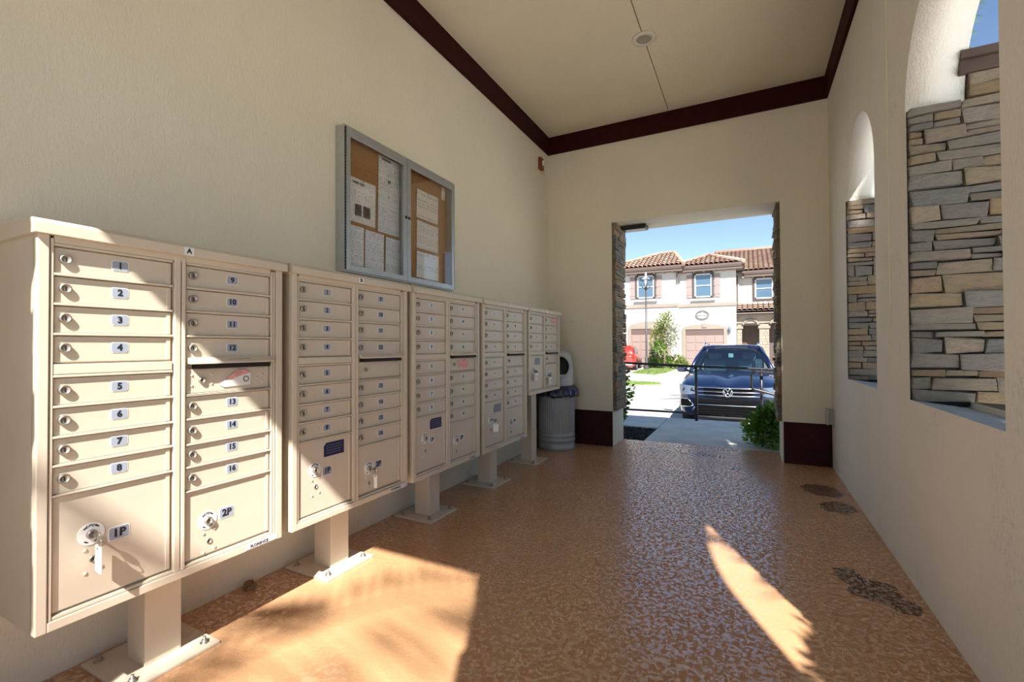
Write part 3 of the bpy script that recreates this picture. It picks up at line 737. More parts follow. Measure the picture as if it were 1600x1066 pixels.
def bush(name, label, cat, loc, blobs, size, n, mats, seed, stems=5, h=.3, zmin=.02):
    t = thing(name, label, cat, loc); mb = MB()
    for k, (c, rad) in enumerate(blobs):
        mb.mi = k % len(mats); leaves(mb, n, c, rad, size, seed + k, zmin=zmin)
    link('foliage', leafmesh(mb, 'foliage', mats), t)
    r = random.Random(seed); s = MB()
    for _ in range(stems):
        a = r.uniform(0, 6.28); s.tube([(.03 * math.cos(a), .03 * math.sin(a), -.02), (.1 * math.cos(a), .1 * math.sin(a), h)], [.012 * size / .07, .005 * size / .07], 6)
    obj('stems', s, BARK, t); return t
bush('hedge_bush', 'dark glossy green bush growing just outside the doorway at right', 'bush', (.27, 6.50, -.012),
     [((0, 0, .26), (.27, .27, .25)), ((-.10, -.08, .20), (.22, .22, .19)), ((.08, .1, .36), (.22, .24, .17)), ((-.02, -.10, .34), (.20, .18, .17))], .062, 800, [LEAFD, LEAFM, LEAFD, LEAFM], 5)
bush('tall_shrub', 'tall leafy shrub just outside the left door jamb', 'bush', (-1.80, 7.02, .0),
     [((0, 0, .80), (.16, .16, .20)), ((.02, 0, .55), (.18, .18, .22)), ((0, 0, .30), (.14, .14, .2))], .07, 260, [LEAFD, LEAFM], 15, h=.7)
bush('drive_shrub', 'low yellow green hedge in front of the pale house wall', 'bush', (-4.1, 31.9, -.24),
     [((-.2, 0, .45), (.75, .5, .45)), ((-.7, -.1, .35), (.5, .45, .38)), ((.15, -.3, .28), (.5, .4, .3))], .16, 420, [LEAFY, LEAFM], 25, h=.5)
bush('dark_shrub', 'darker round shrub under the small tree', 'bush', (-5.55, 32.7, -.24),
     [((0, 0, .75), (.55, .5, .6)), ((-.25, 0, .35), (.5, .45, .4))], .16, 380, [LEAFD, LEAFM], 35, h=.5)
bush('porch_shrub', 'yellow green shrub in front of the stone porch', 'bush', (1.55, 24.0, -.32),
     [((0, 0, 1.0), (.45, .4, .8)), ((.1, 0, 1.9), (.35, .35, .6)), ((.05, 0, .4), (.5, .4, .4))], .17, 330, [LEAFY, LEAFM], 45, h=1.2)
t = thing('small_tree', 'slender young tree with yellow green crown in front of the house', 'tree', (-4.85, 31.0, -.24))
mb = MB()
for k, (c, rad, n_) in enumerate([((-.35, 0, 2.2), (.55, .5, .75), 420), ((.05, 0, 3.0), (.5, .45, .65), 330), ((.5, .1, 2.3), (.55, .5, .75), 300), ((-.3, 0, 1.45), (.5, .5, .5), 300), ((.35, .1, 1.7), (.5, .4, .5), 220)]):
    mb.mi = (0, 0, 1, 2, 1)[k]; leaves(mb, n_, c, rad, .17, 60 + k, .2)
link('crown', leafmesh(mb, 'crown', [LEAFY, LEAFW, LEAFM]), t)
obj('trunk', MB().tube([(0, 0, -.05), (.03, 0, .8), (0, 0, 1.6), (.05, 0, 2.6)], [.06, .05, .04, .02], 8).tube([(0, 0, 1.2), (-.3, 0, 2.0)], [.03, .012], 6).tube([(.01, 0, 1.4), (.4, .05, 2.2)], [.03, .012], 6), BARK, t)
# unseen tree, added outside the right wall to shade the two far arches
t = thing('shade_tree', 'unseen leafy tree added outside the arched wall to shade its arches', 'tree', (3.1, .1, -.32)); mb = MB()
for k, (c, rad, n_) in enumerate([((-.2, -.6, 5.7), (1.0, .9, 1.3), 1100), ((0, .4, 6.3), (1.1, 1.0, 1.2), 1100), ((-.1, .3, 5.0), (1.0, 1.0, .9), 900), ((.1, 1.4, 6.0), (.9, .7, 1.1), 380), ((-.4, -.8, 6.0), (.9, .9, .9), 1100), ((-.35, -.9, 6.9), (.9, .9, .8), 800), ((-.5, -.2, 5.2), (.8, .8, .8), 700)]):
    mb.mi = k % 2; leaves(mb, n_, c, rad, .24, 80 + k, .15)
link('crown', leafmesh(mb, 'crown', [LEAFM, LEAFD]), t)
obj('trunk', MB().tube([(.6, 0, -.1), (.5, 0, 2), (.2, 0, 4), (0, .2, 6)], [.17, .14, .11, .05], 10), BARK, t)
def palm(label, loc, h, nf, fl, seed, lean=(0, 0)):
    t = thing('palm_tree', label, 'tree', loc); r = random.Random(seed); top = Vector((lean[0], lean[1], h))
    obj('trunk', MB().tube([(0, 0, -.1), (lean[0] * .3, lean[1] * .3, h * .4), (lean[0] * .7, lean[1] * .7, h * .75), tuple(top)], [.16, .13, .12, .10], 10), BARK, t)
    for k in range(nf):
        mb = MB(); a = 2 * math.pi * k / nf + r.uniform(-.2, .2); e = r.uniform(.1, .9); d = Vector((math.cos(a), math.sin(a), 0)); pts = []
        for j in range(13):
            s = j / 12; pts.append(top + d * (fl * s * math.cos(e * .6)) + Vector((0, 0, fl * (math.sin(e) * s - .85 * s * s))))
        mb.tube(pts, [.022 * (1 - .8 * j / 12) for j in range(13)], 5)
        sd = d.cross(Vector((0, 0, 1)))
        for j in range(2, 26):
            s = j / 26; f = s * 12; p0 = pts[int(f)].lerp(pts[min(int(f) + 1, 12)], f - int(f))
            ll = fl * .30 * math.sin(math.pi * (.12 + .8 * s))
            for sg in (-1, 1):
                tip = p0 + sd * sg * ll * .8 + d * ll * .45 - Vector((0, 0, ll * r.uniform(.25, .6)))
                q = (tip - p0).cross(Vector((0, 0, 1))).normalized() * .02
                mid = p0.lerp(tip, .5) + Vector((0, 0, .03))
                va, vb, vc, ve = [mb.bm.verts.new(v) for v in (p0, mid + q, tip, mid - q)]
                mb.bm.faces.new((va, vb, vc)); mb.bm.faces.new((va, vc, ve))
        link('frond', leafmesh(mb, 'frond', [LEAFM]), t)
palm('tall palm whose fronds hang in the sky through the near arch', (2.45, 9.6, -.4), 7.7, 13, 2.2, 3)
palm('feathery palm outside the front entrance', (1.0, -5.6, -.32), 7.2, 6, 2.3, 8)
bush('sun_block_shrub', 'unseen narrow shrub added outside the nearest arch to cut the sun streak', 'bush', (1.15, .42, -.32), [((0, 0, 1.98), (.13, .42, .45)), ((0, 0, 1.2), (.14, .42, .7))], .08, 1300, [LEAFD, LEAFM], 55, h=1.8)  # unseen shrub, added to block the lower end of the sun streak

# ------------------------------------------------------------------ street lamp
t = thing('street_lamp', 'dark street lamp with crown shaped head on the lawn', 'street lamp', (-5.58, 29, -.26)); DK = mat('dark bronze metal', (.055, .050, .052), .4)
obj('pole', MB().tube([(0, 0, -.03), (0, 0, 1.0), (0, 0, 5.1)], [.085, .06, .05], 10), DK, t); obj('base', MB().lathe([(.16, 0), (.16, .12), (.10, .35), (.08, .8), (.06, .85)], n=16), DK, t)
for a in range(4):
    d = (math.cos(a * math.pi / 2 + .4), math.sin(a * math.pi / 2 + .4)); obj('arm', MB().tube([(0, 0, 4.95), (d[0] * .22, d[1] * .22, 5.12), (d[0] * .46, d[1] * .46, 5.68)], .035, 6), DK, t)
obj('lens', MB().lathe([(.04, 5.1), (.06, 5.25), (.13, 5.62), (.0, 5.64)], n=14), mat('frosted glass', (.7, .7, .68), .3), t)
obj('finial', MB().lathe([(.24, 5.62), (.14, 5.68), (.05, 5.74), (.04, 5.98), (0, 6.02)], n=14, cap=False), mat('white enamel', (.8, .8, .78), .4), t)

# ------------------------------------------------------------------ town house
HW = mat('white house stucco', (.46, .45, .425), .9, var=.03, vscale=1, bmp=.1, bscale=20)
TAN = mat('tan trim stucco', (.235, .20, .165), .9, var=.06, vscale=2); EAVE = mat('brown eave', (.11, .08, .065), .7); FASC = mat('beige fascia', (.22, .18, .15), .7)
SHUT = mat('mauve shutter', (.24, .185, .175), .7); GDOOR = mat('pinkish brown garage door', (.24, .175, .155), .6); GDARK = mat('shade brown', (.10, .065, .055), .7)
WFR = mat('white window frame', (.50, .50, .49), .5); WSUR = mat('dark window surround', (.055, .045, .045), .6)
WGL = mat('window glass', (.06, .11, .17), .06, spec=1.0); DOORB = mat('brown front door', (.10, .062, .045), .6, var=.15, vscale=3)
def tile_mat():
    m_, nt, b = new_mat('terracotta tile'); g_ = nt.nodes.new('ShaderNodeNewGeometry')
    c = ramp(nt, g_.outputs['Random Per Island'], [(0, (.34, .19, .13)), (.35, (.42, .27, .19)), (.6, (.33, .185, .14)), (.8, (.48, .36, .27)), (1, (.38, .245, .185))])
    nt.links.new(c, b.inputs['Base Color']); b.inputs['Roughness'].default_value = .8; return m_
TILE = tile_mat()
hs = thing('town_house', 'white two storey town house with terracotta tiled roof', 'building', (0, 34, -.25))
def hp(name, mb, mats, parent=None, **k): return obj(name, mb, mats, parent or hs, **k)
O = 34; ZO = -.25                       # house coordinates are world minus (0, 34, -.25)
def hb(x0, x1, y0, y1, z0, z1, bev=0): return MB().box(x0, x1, y0 - O, y1 - O, z0 - ZO, z1 - ZO, bev)
LX0, LX1, LY = -9.3, -4.33, 33.55
MX0, MX1, MY = -4.36, -.72, 34.0
RX1, RY = 7.0, 35.7
hp('wall', hb(LX0, LX1, LY, 43, -.3, 6.75), HW); hp('wall', hb(MX0, MX1, MY, 43, -.3, 6.70), HW); hp('wall', hb(MX1, RX1, RY, 43, -.3, 6.35), HW)
hp('band_course', hb(LX0, LX1 + .05, LY - .07, LY, 3.93, 4.18, .02), TAN); hp('band_course', hb(MX0, MX1 + .05, MY - .07, MY, 3.90, 4.14, .02), TAN)
# eaves: soffit and fascia
for x0, x1, y0, z in ((LX0 - .4, LX1 + .42, LY - .55, 6.72), (MX0, MX1 + .45, MY - .55, 6.66), (MX1 + .45, RX1, RY - .55, 6.28)):
    hp('eave_soffit', hb(x0 + .05, x1 - .05, y0 + .08, y0 + 1.2, z - .38, z - .10), EAVE); hp('fascia_gutter', hb(x0, x1, y0, y0 + .10, z - .20, z + .02, .02), FASC)
for x0, y0, y1, z in ((LX1 + .32, LY - .55, 36, 6.72), (MX1 + .35, MY - .55, 37, 6.66)): hp('fascia_gutter', hb(x0, x0 + .10, y0, y1, z - .20, z + .02, .02), FASC)
hp('downspout', hb(MX1 + .02, MX1 + .10, RY - .14, RY - .06, 4.1, 6.1, .01), EAVE); hp('downspout', hb(LX1 - .06, LX1 + .02, LY - .12, LY - .04, 5.55, 6.4, .01), EAVE)
for x0, x1, y, z in ((LX0, LX1, LY, 6.42), (MX0 + .1, MX1, MY, 6.36), (MX1 + .05, RX1, RY, 5.98)):
    k = x0 + .3
    while k < x1: hp('eave_bracket', hb(k, k + .12, y - .42, y, z - .14, z - .02, .01), TAN); k += .62
# barrel tile roofs
def tile_slope(name, e0, e1, up, length, seed, w=.30, course=.42):
    """barrel tiles on a slope. e0,e1 eave ends, up = unit vector up the slope, length(s) = slope length at eave parameter s"""
    e0, e1, up = Vector(e0), Vector(e1), Vector(up).normalized(); along = (e1 - e0); L = along.length; along.normalize(); nn = along.cross(up).normalized()
    if nn.z < 0: nn = -nn
    mb = MB(); n = int(L / w); r = random.Random(seed); ww = L / n
    for i in range(n):
        s = (i + .5) * ww; ln = length(s); q = 0.
        while q < ln - .05:
            q1 = min(q + course * 1.06, ln + .03); prof = []
            for j in range(6):
                a = math.pi * j / 5; prof.append((-math.cos(a) * ww * .5, math.sin(a) * ww * .42))
            c0 = e0 + along * s + up * q; c1 = e0 + along * s + up * q1
            mb.rings([[c0 + along * u + nn * (v + .045) for u, v in prof], [c1 + along * (u * .85) + nn * (v * .85) for u, v in prof]], closed=False, cap0=False, cap1=False, smooth=False)
            q += course
    o = link(name, leafmesh(mb, name, [TILE]), hs); o['kind'] = 'stuff'; return o
def roof_plane(pts): return hp('roof_deck', MB_face(pts), GDARK)
def MB_face(pts):
    m_ = MB(); t_ = [Vector(p) for p in pts]; m_.rings([t_, [p - Vector((0, 0, .12)) for p in t_]], smooth=False); return m_
H = lambda x, y, z: (x, y - O, z - ZO)
def hip_roof(x0, x1, y0, y1, z, pitch, seed):
    hw = (x1 - x0) / 2; xm = (x0 + x1) / 2; zr = z + hw * pitch; ya = y0 + hw
    roof_plane([H(x0, y0, z), H(x1, y0, z), H(xm, ya, zr)]); roof_plane([H(x1, y0, z), H(x1, y1, z), H(xm, y1, zr), H(xm, ya, zr)]); roof_plane([H(x0, y0, z), H(xm, ya, zr), H(xm, y1, zr), H(x0, y1, z)])
    sl = math.sqrt(1 + pitch * pitch)
    tile_slope('roof_tiles', H(x0, y0, z), H(x1, y0, z), (0, 1, pitch), lambda s: min(s, 2 * hw - s) * sl, seed)
    tile_slope('roof_tiles', H(x1, y0, z), H(x1, y1, z), (-1, 0, pitch), lambda s: min(s, hw) * sl, seed + 1)
    tile_slope('roof_tiles', H(x0, y0, z), H(x0, y1, z), (1, 0, pitch), lambda s: min(s, hw) * sl, seed + 2)
    hp('hip_ridge', MB().tube([H(x0, y0, z + .06), H(xm, ya, zr + .10)], .13, 8).tube([H(x1, y0, z + .06), H(xm, ya, zr + .10)], .13, 8).tube([H(xm, ya, zr + .1), H(xm, y1, zr + .1)], .13, 8), TILE)
def left_roof(x0, x1, y0, z, ra, rb, dy, pitch):
    zr = z + dy * pitch; sl = math.sqrt(1 + pitch * pitch)
    roof_plane([H(x0, y0, z), H(x1, y0, z), H(rb, y0 + dy, zr), H(ra, y0 + dy, zr)]); roof_plane([H(x1, y0, z), H(x1, y0 + 2 * dy, z), H(rb, y0 + dy, zr)]); roof_plane([H(x0, y0, z), H(ra, y0 + dy, zr), H(x0, y0 + 2 * dy, z)])
    tile_slope('roof_tiles', H(x0, y0, z), H(x1, y0, z), (0, 1, pitch), lambda s: min(s * dy / (ra - x0), dy, (x1 - x0 - s) * dy / (x1 - rb)) * sl, 1)
    hp('hip_ridge', MB().tube([H(x0, y0, z + .06), H(ra, y0 + dy, zr + .10), H(rb, y0 + dy, zr + .1), H(x1, y0, z + .06)], .13, 8), TILE)
left_roof(-9.9, -3.85, LY - .6, 6.72, -5.9, -4.75, 2.75, .47)
hip_roof(-4.75, -.22, MY - .6, 42, 6.66, .42, 5)
roof_plane([H(-2.4, RY - .6, 6.28), H(RX1, RY - .6, 6.28), H(RX1, 41, 8.72), H(-2.4, 41, 8.72)])
tile_slope('roof_tiles', H(-2.4, RY - .6, 6.28), H(RX1, RY - .6, 6.28), (0, 5.9, 2.44), lambda s: 6.35, 9)
hp('ridge_cap', MB().tube([H(-2.4, 41, 8.80), H(RX1, 41, 8.80)], .15, 8), TILE)
# windows
def window(x0, x1, z0, z1, y, shutters=True, sill=True):
    w = hp('window', MB().box(x0 - .12, x0, -.10, .02, z0 - .1, z1 + .1, .01).box(x1, x1 + .12, -.10, .02, z0 - .1, z1 + .1, .01).box(x0, x1, -.10, .02, z0 - .1, z0, .01).box(x0, x1, -.10, .02, z1, z1 + .1, .01), WSUR, loc=(0, y - O, -ZO))
    obj('window_frame', MB().box(x0, x0 + .09, -.07, .02, z0, z1).box(x1 - .09, x1, -.07, .02, z0, z1).box(x0, x1, -.07, .02, z0, z0 + .08).box(x0, x1, -.07, .02, z1 - .08, z1).box(x0, x1, -.06, .02, (z0 + z1) / 2 - .03, (z0 + z1) / 2 + .03), WFR, w)
    for a, b in ((z0 + .08, (z0 + z1) / 2 - .03), ((z0 + z1) / 2 + .03, z1 - .08)): obj('pane', MB().box(x0 + .09, x1 - .09, -.02, .0, a, b), WGL, w)
    if sill: obj('window_sill', MB().box(x0 - .22, x1 + .22, -.20, 0, z0 - .24, z0 - .10, .02), WFR, w)
    if shutters:
        for sx in (x0 - .50, x1 + .16):
            s = MB().box(sx, sx + .34, -.06, .0, z0 - .02, z1 - .05, .01); s.box(sx - .01, sx + .35, -.075, -.05, z0 + .18, z0 + .26); s.box(sx - .01, sx + .35, -.075, -.05, (z0 + z1) / 2 - .04, (z0 + z1) / 2 + .04); s.box(sx - .01, sx + .35, -.075, -.05, z1 - .35, z1 - .27)
            hp('shutter', s, SHUT, loc=(0, y - O, -ZO))
window(-7.05, -5.88, 4.62, 6.22, LY); window(-3.28, -2.18, 4.54, 6.14, MY); window(.40, 1.50, 4.42, 5.80, RY, False, False)
# oval vent
m = MB()
def ell(a, b, y, n=28): return [(a * math.cos(2 * math.pi * i / n), y, b * math.sin(2 * math.pi * i / n)) for i in range(n)]
m.rings([ell(.44, .32, 0), ell(.44, .32, -.07), ell(.34, .23, -.07), ell(.34, .23, 0)], cap0=False, cap1=False, smooth=False); m.mi = 1; m.box(-.34, .34, -.05, 0, -.025, .025).box(-.025, .025, -.05, 0, -.23, .23)
hp('oval_vent', m, [mat('grey vent trim', (.13, .12, .12), .8), WFR], loc=(-2.80, MY - O, 3.34 - ZO))
# garages: arched tan surround, dark strip painting the reveal's shade, panelled door
def garage(xc, y, w, h, arch, key=True):
    hw = w / 2; b = .22
    outer = [(-hw - b, 0), (-hw - b, h)] + [(-(hw + b) * math.cos(math.pi * k / 12), h + (arch + .05) * math.sin(math.pi * k / 12)) for k in range(1, 12)] + [(hw + b, h), (hw + b, 0)]
    inner = [(-hw, 0), (-hw, h - .05)] + [(-hw * math.cos(math.pi * k / 12), h - .05 + .0 * math.sin(math.pi * k / 12)) for k in range(1, 12)] + [(hw, h - .05), (hw, 0)]
    m_ = MB(); vs = []
    for p, q, p2, q2 in zip(outer, inner, outer[1:], inner[1:]):
        m_.face([(p[0], -.08, p[1]), (p2[0], -.08, p2[1]), (q2[0], -.08, q2[1]), (q[0], -.08, q[1])]); m_.face([(p[0], -.08, p[1]), (p[0], .0, p[1]), (p2[0], 0, p2[1]), (p2[0], -.08, p2[1])])
        m_.face([(q[0], -.08, q[1]), (q2[0], -.08, q2[1]), (q2[0], 0, q2[1]), (q[0], 0, q[1])])
    if key: m_.box(-.14, .14, -.13, -.05, h + arch - .18, h + arch + .12, .02)
    hp('garage_surround', m_, TAN, loc=(xc, y - O, .0)); hp('garage_shade_strip', MB().box(-hw, hw, -.04, .0, h - .45, h - .05), GDARK, loc=(xc, y - O, 0))
    d = hp('garage_door', MB().box(-hw, hw, -.03, .0, 0, h - .45), GDOOR, loc=(xc, y - O, 0))
    ph_ = (h - .45) / 4
    for rr_ in range(4):
        for cc in range(4):
            link('panel', cached(('gp', round(w, 2), round(ph_, 2)), lambda: MB().box(-w / 8 + .05, w / 8 - .05, -.05, -.028, .05, ph_ - .05, .015).mesh('panel', GDOOR)), d, (-hw + (cc + .5) * w / 4, 0, rr_ * ph_))
garage(-2.68, MY, 2.4, 2.66, .24); garage(-6.25, LY, 2.5, 2.75, .42, False)
hp('wall_lantern', MB().lathe([(.02, .0), (.09, .06), (.10, .3), (.05, .42), (0, .5)], n=8), mat('blue grey lantern', (.12, .15, .17), .4), loc=(-1.12, MY - .12 - O, 2.1 - ZO))
# porch on the right: tiled lean-to, arches of block
PX0, PX1, PY = MX1, 4.0, 34.55
PST = mat('tan porch stone', (.27, .225, .175), .9, var=.12, vscale=3)
hp('porch_lintel', hb(PX0, PX1, PY, PY + .35, 2.72, 3.35), PST); hp('porch_ceiling', hb(PX0, PX1, PY + .3, RY, 3.2, 3.35), EAVE); hp('eave_soffit', hb(PX0, PX1, PY - .35, PY + .1, 3.22, 3.42), EAVE)
hp('fascia_gutter', hb(PX0, PX1, PY - .45, PY - .35, 3.34, 3.54, .02), FASC)
roof_plane([H(PX0, PY - .45, 3.52), H(PX1, PY - .45, 3.52), H(PX1, RY, 4.12), H(PX0, RY, 4.12)]); tile_slope('roof_tiles', H(PX0 + .02, PY - .5, 3.52), H(PX1, PY - .5, 3.52), (0, 1.6, .62), lambda s: 1.65, 13)
r = random.Random(77)
for x0, x1 in ((PX0 + .02, PX0 + .33), (.62, 1.20), (2.5, 3.1)):
    z = 0; col_ = hp('porch_pillar', MB().box(x0 + .03, x1 - .03, .03, .33, 0, 2.9), PST, loc=(0, PY - O, 0))
    while z < 2.55:
        h = r.uniform(.12, .22); x = x0
        while x < x1 - .05:
            l = min(r.uniform(.18, .4), x1 - x); l = x1 - x if x1 - x - l < .1 else l
            obj('block', MB().box(x + .006, x + l - .006, 0, .05, z + .006, z + h - .006, .01), PST, col_); x += l
        z += h
    obj('capital', MB().box(x0 - .06, x1 + .06, -.06, .36, 2.60, 2.78, .02), TAN, col_)
m = MB()
for xa, xb in ((PX0 + .33, .62), (1.20, 2.5)):
    hw = (xb - xa) / 2; xc = (xa + xb) / 2
    m.torus((xc, PY - O - .02, 2.75), hw * .93, .07, 'Y', 14, 6, 0.2, math.pi - .2)
hp('arch_moulding', m, TAN)
hp('entry_door', MB().box(-.45, .70, -.05, 0, 0, 2.85, .01).box(.10, .13, -.065, -.04, 0.05, 2.8), DOORB, loc=(0, RY - O, 0))
hp('entry_wall', hb(1.0, 4.0, RY - .02, RY, 0, 3.2), GDARK)

# ------------------------------------------------------------------ cars
def paint(name, col):
    m_ = mat(name, col, .28, .35, coat=1.0); m_.node_tree.nodes['Principled BSDF'].inputs['Coat Roughness'].default_value = .04; return m_
CHROME = mat('chrome', (.80, .80, .80), .12, 1); TYRE = mat('tyre rubber', (.018, .018, .018), .8); BLKP = mat('black trim plastic', (.005, .005, .006), .7, spec=.05)
LENS = mat('headlamp lens', (.09, .12, .17), .12, spec=.7, coat=.5); SEATM = mat('grey seat cloth', (.16, .16, .17), .8); RIM = mat('alloy rim', (.5, .5, .52), .3, .9)
def loft(stations, prof):
    rs = []
    for st in stations:
        half = prof(*st); rs.append([(x, st[0], z) for x, z in half] + [(-x, st[0], z) for x, z in reversed(half)])
    return rs
def wheel(parent, x, y, rad, sg):
    w = link('wheel', cached(('tyre', rad), lambda: MB().lathe([(rad * .6, -.11), (rad * .93, -.115), (rad, -.09), (rad, .09), (rad * .93, .115), (rad * .6, .11)], axis='X', n=36, cap=False).mesh('wheel', TYRE)), parent, (x, y, rad))
    def rim():
        m_ = MB(); m_.lathe([(rad * .62, .10), (rad * .60, .06), (rad * .12, .085), (0, .09)], axis='X', n=30, cap=False)
        for k in range(5):
            a = 2 * math.pi * k / 5; m_.obox((.095, math.cos(a) * rad * .35, math.sin(a) * rad * .35), (.03, rad * .52, .06), Matrix.Rotation(a, 3, 'X'), .006)
        return m_.mesh('rim', RIM)
    link('rim', cached(('rim', rad), rim), w, (0, 0, 0), (0, 0, 0 if sg > 0 else math.pi))
def suv():
    t = thing('suv_car', 'dark blue sport utility car facing the doorway', 'car', (-.39, 10.45, -.50), 0, None, (1.06, 1.06, 1.06))
    P = paint('dark blue paint', (.0035, .011, .045))
    def prof(y, w, zb, zt, crown):
        return [(0, zb), (w * .85, zb), (w * .97, zb + .06), (w, zb + .18), (w, .62), (w * .985, .78), (w * .95, zt - .06), (w * .86, zt - .012), (w * .62, zt + crown * .55), (w * .3, zt + crown * .9), (0, zt + crown)]
    st = [(-.02, .60, .30, .80, .0), (.03, .76, .26, .845, .005), (.10, .855, .25, .875, .015), (.22, .905, .25, .915, .03), (.45, .922, .25, .965, .04), (.75, .925, .25, 1.005, .045), (1.15, .925, .25, 1.045, .045), (1.45, .925, .25, 1.06, .02), (2.6, .925, .25, 1.06, 0), (3.8, .92, .27, 1.06, 0), (4.3, .90, .32, 1.04, 0), (4.48, .82, .42, .95, 0)]
    m_ = MB(); m_.rings(loft(st, prof)); obj('body', m_, P, t)
    # greenhouse
    def gp(y, w, z0, z1, top): return [(0, z0), (w, z0), (w - .03, z0 + (z1 - z0) * .35), (top, z1 - .03), (top - .10, z1), (0, z1 + .015)]
    roof = MB()
    def rp(y, wd, z): return [(0, z - .05), (wd * .97, z - .05), (wd, z - .03), (wd * .97, z), (wd * .7, z + .02), (0, z + .03)]
    roof.rings(loft([(2.02, .555, 1.585), (2.12, .585, 1.615), (2.5, .60, 1.635), (3.4, .59, 1.62), (3.95, .56, 1.575), (4.12, .53, 1.54)], rp)); obj('roof_panel', roof, P, t)
    wsm = MB(); rows = []
    for j in range(9):
        s = j / 8; y = 1.34 + s * .70; z = 1.055 + s * .535 + .035 * math.sin(math.pi * s); hw = .80 - .24 * s
        rows.append([(hw * u, y - .16 * s * 0 + .10 * abs(u) ** 2, z - .03 * abs(u) ** 2 * (1 - s)) for u in [k / 6 - 1 for k in range(13)]])
    wsm.rings(rows, closed=False, cap0=False, cap1=False); obj('windshield', wsm, CARGLASS, t)
    for sg in (-1, 1):
        obj('pillar', MB().tube([(sg * .83, 1.42, 1.035), (sg * .72, 1.78, 1.34), (sg * .575, 2.14, 1.59)], [.045, .04, .04], 8), P, t)
        side = MB(); side.rings([[(sg * .855, 1.55, 1.05), (sg * .60, 2.2, 1.57)], [(sg * .88, 2.5, 1.06), (sg * .615, 2.6, 1.59)], [(sg * .88, 3.5, 1.06), (sg * .61, 3.4, 1.58)], [(sg * .85, 4.3, 1.05), (sg * .57, 4.0, 1.54)]], closed=False, cap0=False, cap1=False); obj('side_window', side, CARGLASS, t)
        obj('pillar', MB().tube([(sg * .885, 2.6, 1.05), (sg * .615, 2.65, 1.59)], .035, 6).tube([(sg * .86, 3.75, 1.05), (sg * .59, 3.65, 1.57)], .06, 6), P, t)
        mr = obj('mirror', MB().obox((sg * 1.02, 1.58, 1.10), (.22, .14, .15), Matrix.Rotation(sg * .15, 3, 'Z'), .045), P, t); obj('mirror_arm', MB().tube([(sg * .86, 1.60, 1.05), (sg * .95, 1.58, 1.07)], .03, 6), BLKP, mr)
        obj('roof_rail', MB().tube([(sg * .56, 2.25, 1.62), (sg * .575, 2.35, 1.685), (sg * .58, 3.5, 1.68), (sg * .565, 3.8, 1.60)], .022, 8), CHROME, t)
        hl = MB(); hl.rings([[(sg * .50, .02, .70), (sg * .50, .045, .815)], [(sg * .66, .0, .665), (sg * .66, .045, .835)], [(sg * .80, .05, .655), (sg * .82, .10, .85)], [(sg * .885, .16, .67), (sg * .90, .20, .865)], [(sg * .915, .28, .73), (sg * .925, .32, .86)]], closed=False, cap0=False, cap1=False)
        for v in hl.bm.verts: v.co.y -= .035
        h_ = obj('headlight', hl, LENS, t)
        for xx in (.63, .78): obj('projector', MB().lathe([(.05, 0), (.045, -.02), (.0, -.028)], (sg * xx, .005 + (xx - .63) * .35, .755), 'Y', 14, False), DSTEEL, h_)
        fg = obj('fog_pod', MB().obox((sg * .755, .055, .50), (.24, .06, .16), Matrix.Rotation(sg * .45, 3, 'Z'), .02), BLKP, t)
        obj('pod_trim', MB().tube([(sg * .62, -.02, .46), (sg * .72, .0, .575), (sg * .87, .09, .575)], .012, 6), CHROME, fg); obj('pod_trim', MB().tube([(sg * .62, -.02, .45), (sg * .70, .0, .42), (sg * .86, .09, .42)], .012, 6), CHROME, fg)
        wheel(t, sg * .80, .88, .36, sg); wheel(t, sg * .80, 3.62, .36, sg)
        obj('wheel_arch', MB().torus((sg * .90, .88, .36), .42, .045, 'X', 20, 6, 0, math.pi), BLKP, t)
    gr_ = MB(); gr_.rings([[(x, -.045 + .10 * abs(x / .55) ** 3 * .5, z) for z in (.655, .82)] for x in [k * .11 - .55 for k in range(11)]], closed=False, cap0=False, cap1=False); g0 = obj('grille', gr_, BLKP, t)
    for z in (.665, .735, .81): obj('grille_bar', MB().tube([(x, -.062 + .05 * abs(x / .55) ** 3, z) for x in [k * .11 - .55 for k in range(11)]], .012, 6), CHROME, g0)
    em = obj('emblem', MB().torus((0, -.085, .735), .082, .010, 'Y', 28, 8), CHROME, t)
    def bar(a, b): 
        m2 = MB(); a, b = Vector(a), Vector(b); m2.tube([a, b], .009, 6); return m2
    V = [((-.038, .070), (0, .006)), ((.038, .070), (0, .006)), ((-.070, .038), (-.032, -.066)), ((-.032, -.066), (0, -.006)), ((0, -.006), (.032, -.066)), ((.032, -.066), (.070, .038))]
    e = MB()
    for (a, b), (c, d) in V: e.tube([(a, -.087, .735 + b), (c, -.087, .735 + d)], .0085, 6)
    obj('emblem_letters', e, CHROME, em); obj('emblem_disc', MB().lathe([(.08, 0), (.08, -.004), (0, -.004)], (0, -.076, .735), 'Y', 24, False), BLKP, em)
    obj('bumper_insert', MB().box(-.62, .62, -.050, .05, .50, .600, .02), BLKP, t)
    lo = obj('lower_intake', MB().prism([(-.60, .285), (.60, .285), (.60, .40), (.52, .475), (-.52, .475), (-.60, .40)], 'Y', -.045, .1), BLKP, t)
    obj('intake_trim', MB().tube([(-.62, -.055, .36), (-.60, -.055, .42), (-.53, -.055, .480), (.53, -.055, .480), (.60, -.055, .42), (.62, -.055, .36)], .012, 6), CHROME, lo)
    for z in (.33, .385, .435): obj('intake_slat', MB().box(-.58, .58, -.055, -.04, z - .008, z + .008), BLKP, lo)
    obj('skid_plate', MB().box(-.55, .55, -.02, .15, .215, .265, .02), DSTEEL, t)
    obj('rear_hatch', MB().box(-.72, .72, 3.9, 4.2, .9, 1.56, .04), BLKP, t); obj('headliner', MB().box(-.5, .5, 2.1, 3.95, 1.55, 1.57), SEATM, t)
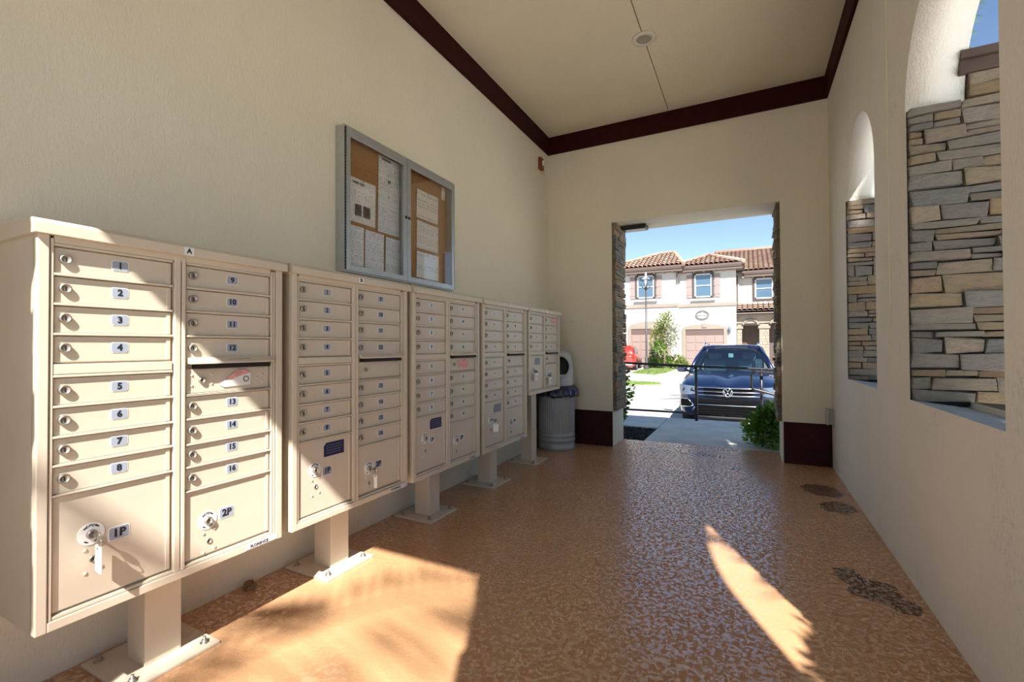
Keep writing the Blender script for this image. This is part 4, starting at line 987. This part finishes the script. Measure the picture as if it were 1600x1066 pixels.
    obj('rear_bench', MB().box(-.66, .66, 3.05, 3.25, .8, 1.30, .06), SEATM, t)
    obj('dashboard', MB().box(-.74, .74, 1.45, 1.85, .95, 1.07, .05), BLKP, t)
    for x in (-.37, .37):
        s = obj('seat', MB().box(x - .25, x + .25, 2.35, 2.50, .8, 1.28, .06), SEATM, t); obj('headrest', MB().box(x - .14, x + .14, 2.42, 2.52, 1.30, 1.46, .04), SEATM, s)
    obj('rear_view_mirror', MB().box(-.11, .11, 1.93, 1.95, 1.46, 1.52, .01), BLKP, t); obj('windshield_tag', MB().box(-.05, .05, 1.92, 1.922, 1.36, 1.45), WHITEP, t)
    obj('wiper', MB().tube([(-.62, 1.30, 1.05), (-.05, 1.36, 1.075)], .012, 6).tube([(.0, 1.30, 1.05), (.58, 1.37, 1.07)], .012, 6), BLKP, t)
suv()
def red_car():
    t = thing('hatchback_car', 'small red hatchback parked before the left garage', 'car', (-7.05, 28.4, -.26), R(6), None, (1.07, 1.07, 1.07)); P = paint('red paint', (.62, .035, .025))
    def prof(y, w, zb, zt): return [(0, zb), (w * .9, zb), (w, zb + .15), (w, .55), (w * .97, .72), (w * .92, zt), (w * .5, zt + .02), (0, zt + .02)]
    m_ = MB(); m_.rings(loft([(0, .66, .35, .80), (.06, .80, .26, .88), (.3, .86, .24, .93), (1.2, .87, .22, .94), (2.8, .87, .22, .93), (3.5, .86, .22, .86), (3.9, .78, .26, .74), (4.0, .62, .32, .62)], prof)); obj('body', m_, P, t)
    c = MB(); c.rings(loft([(.22, .74, 0, 0), (.45, .66, 0, 0), (1.0, .60, 0, 0), (2.2, .58, 0, 0), (2.95, .74, 0, 0)], lambda y, w, a, b: [(0, .85), (.76, .85), (w, {.22: .95, .45: 1.28, 1.0: 1.46, 2.2: 1.44, 2.95: .92}[y]), (w * .8, {.22: .97, .45: 1.33, 1.0: 1.50, 2.2: 1.48, 2.95: .94}[y]), (0, {.22: .98, .45: 1.35, 1.0: 1.52, 2.2: 1.50, 2.95: .95}[y])])); obj('cabin', c, P, t)
    obj('rear_window', MB().rings([[(-.55, .28, 1.0), (.55, .28, 1.0)], [(-.50, .44, 1.28), (.50, .44, 1.28)]], closed=False, cap0=False, cap1=False), WGL, t)
    for sg in (-1, 1):
        obj('side_window', MB().rings([[(sg * .775, .75, .96), (sg * .655, .8, 1.34)], [(sg * .775, 2.5, .96), (sg * .64, 2.2, 1.36)]], closed=False, cap0=False, cap1=False), WGL, t)
        obj('tail_light', MB().box(sg * .62, sg * .80, -.02, .12, .70, .92, .03), mat('tail lamp red', (.45, .01, .01), .2), t)
        wheel(t, sg * .76, .72, .31, sg); wheel(t, sg * .76, 3.2, .31, sg)
    obj('bumper', MB().box(-.70, .70, -.06, .1, .30, .50, .04), mat('grey bumper', (.45, .44, .43), .5), t); obj('number_plate', MB().box(-.15, .15, -.012, .02, .62, .72), WHITEP, t)
red_car()
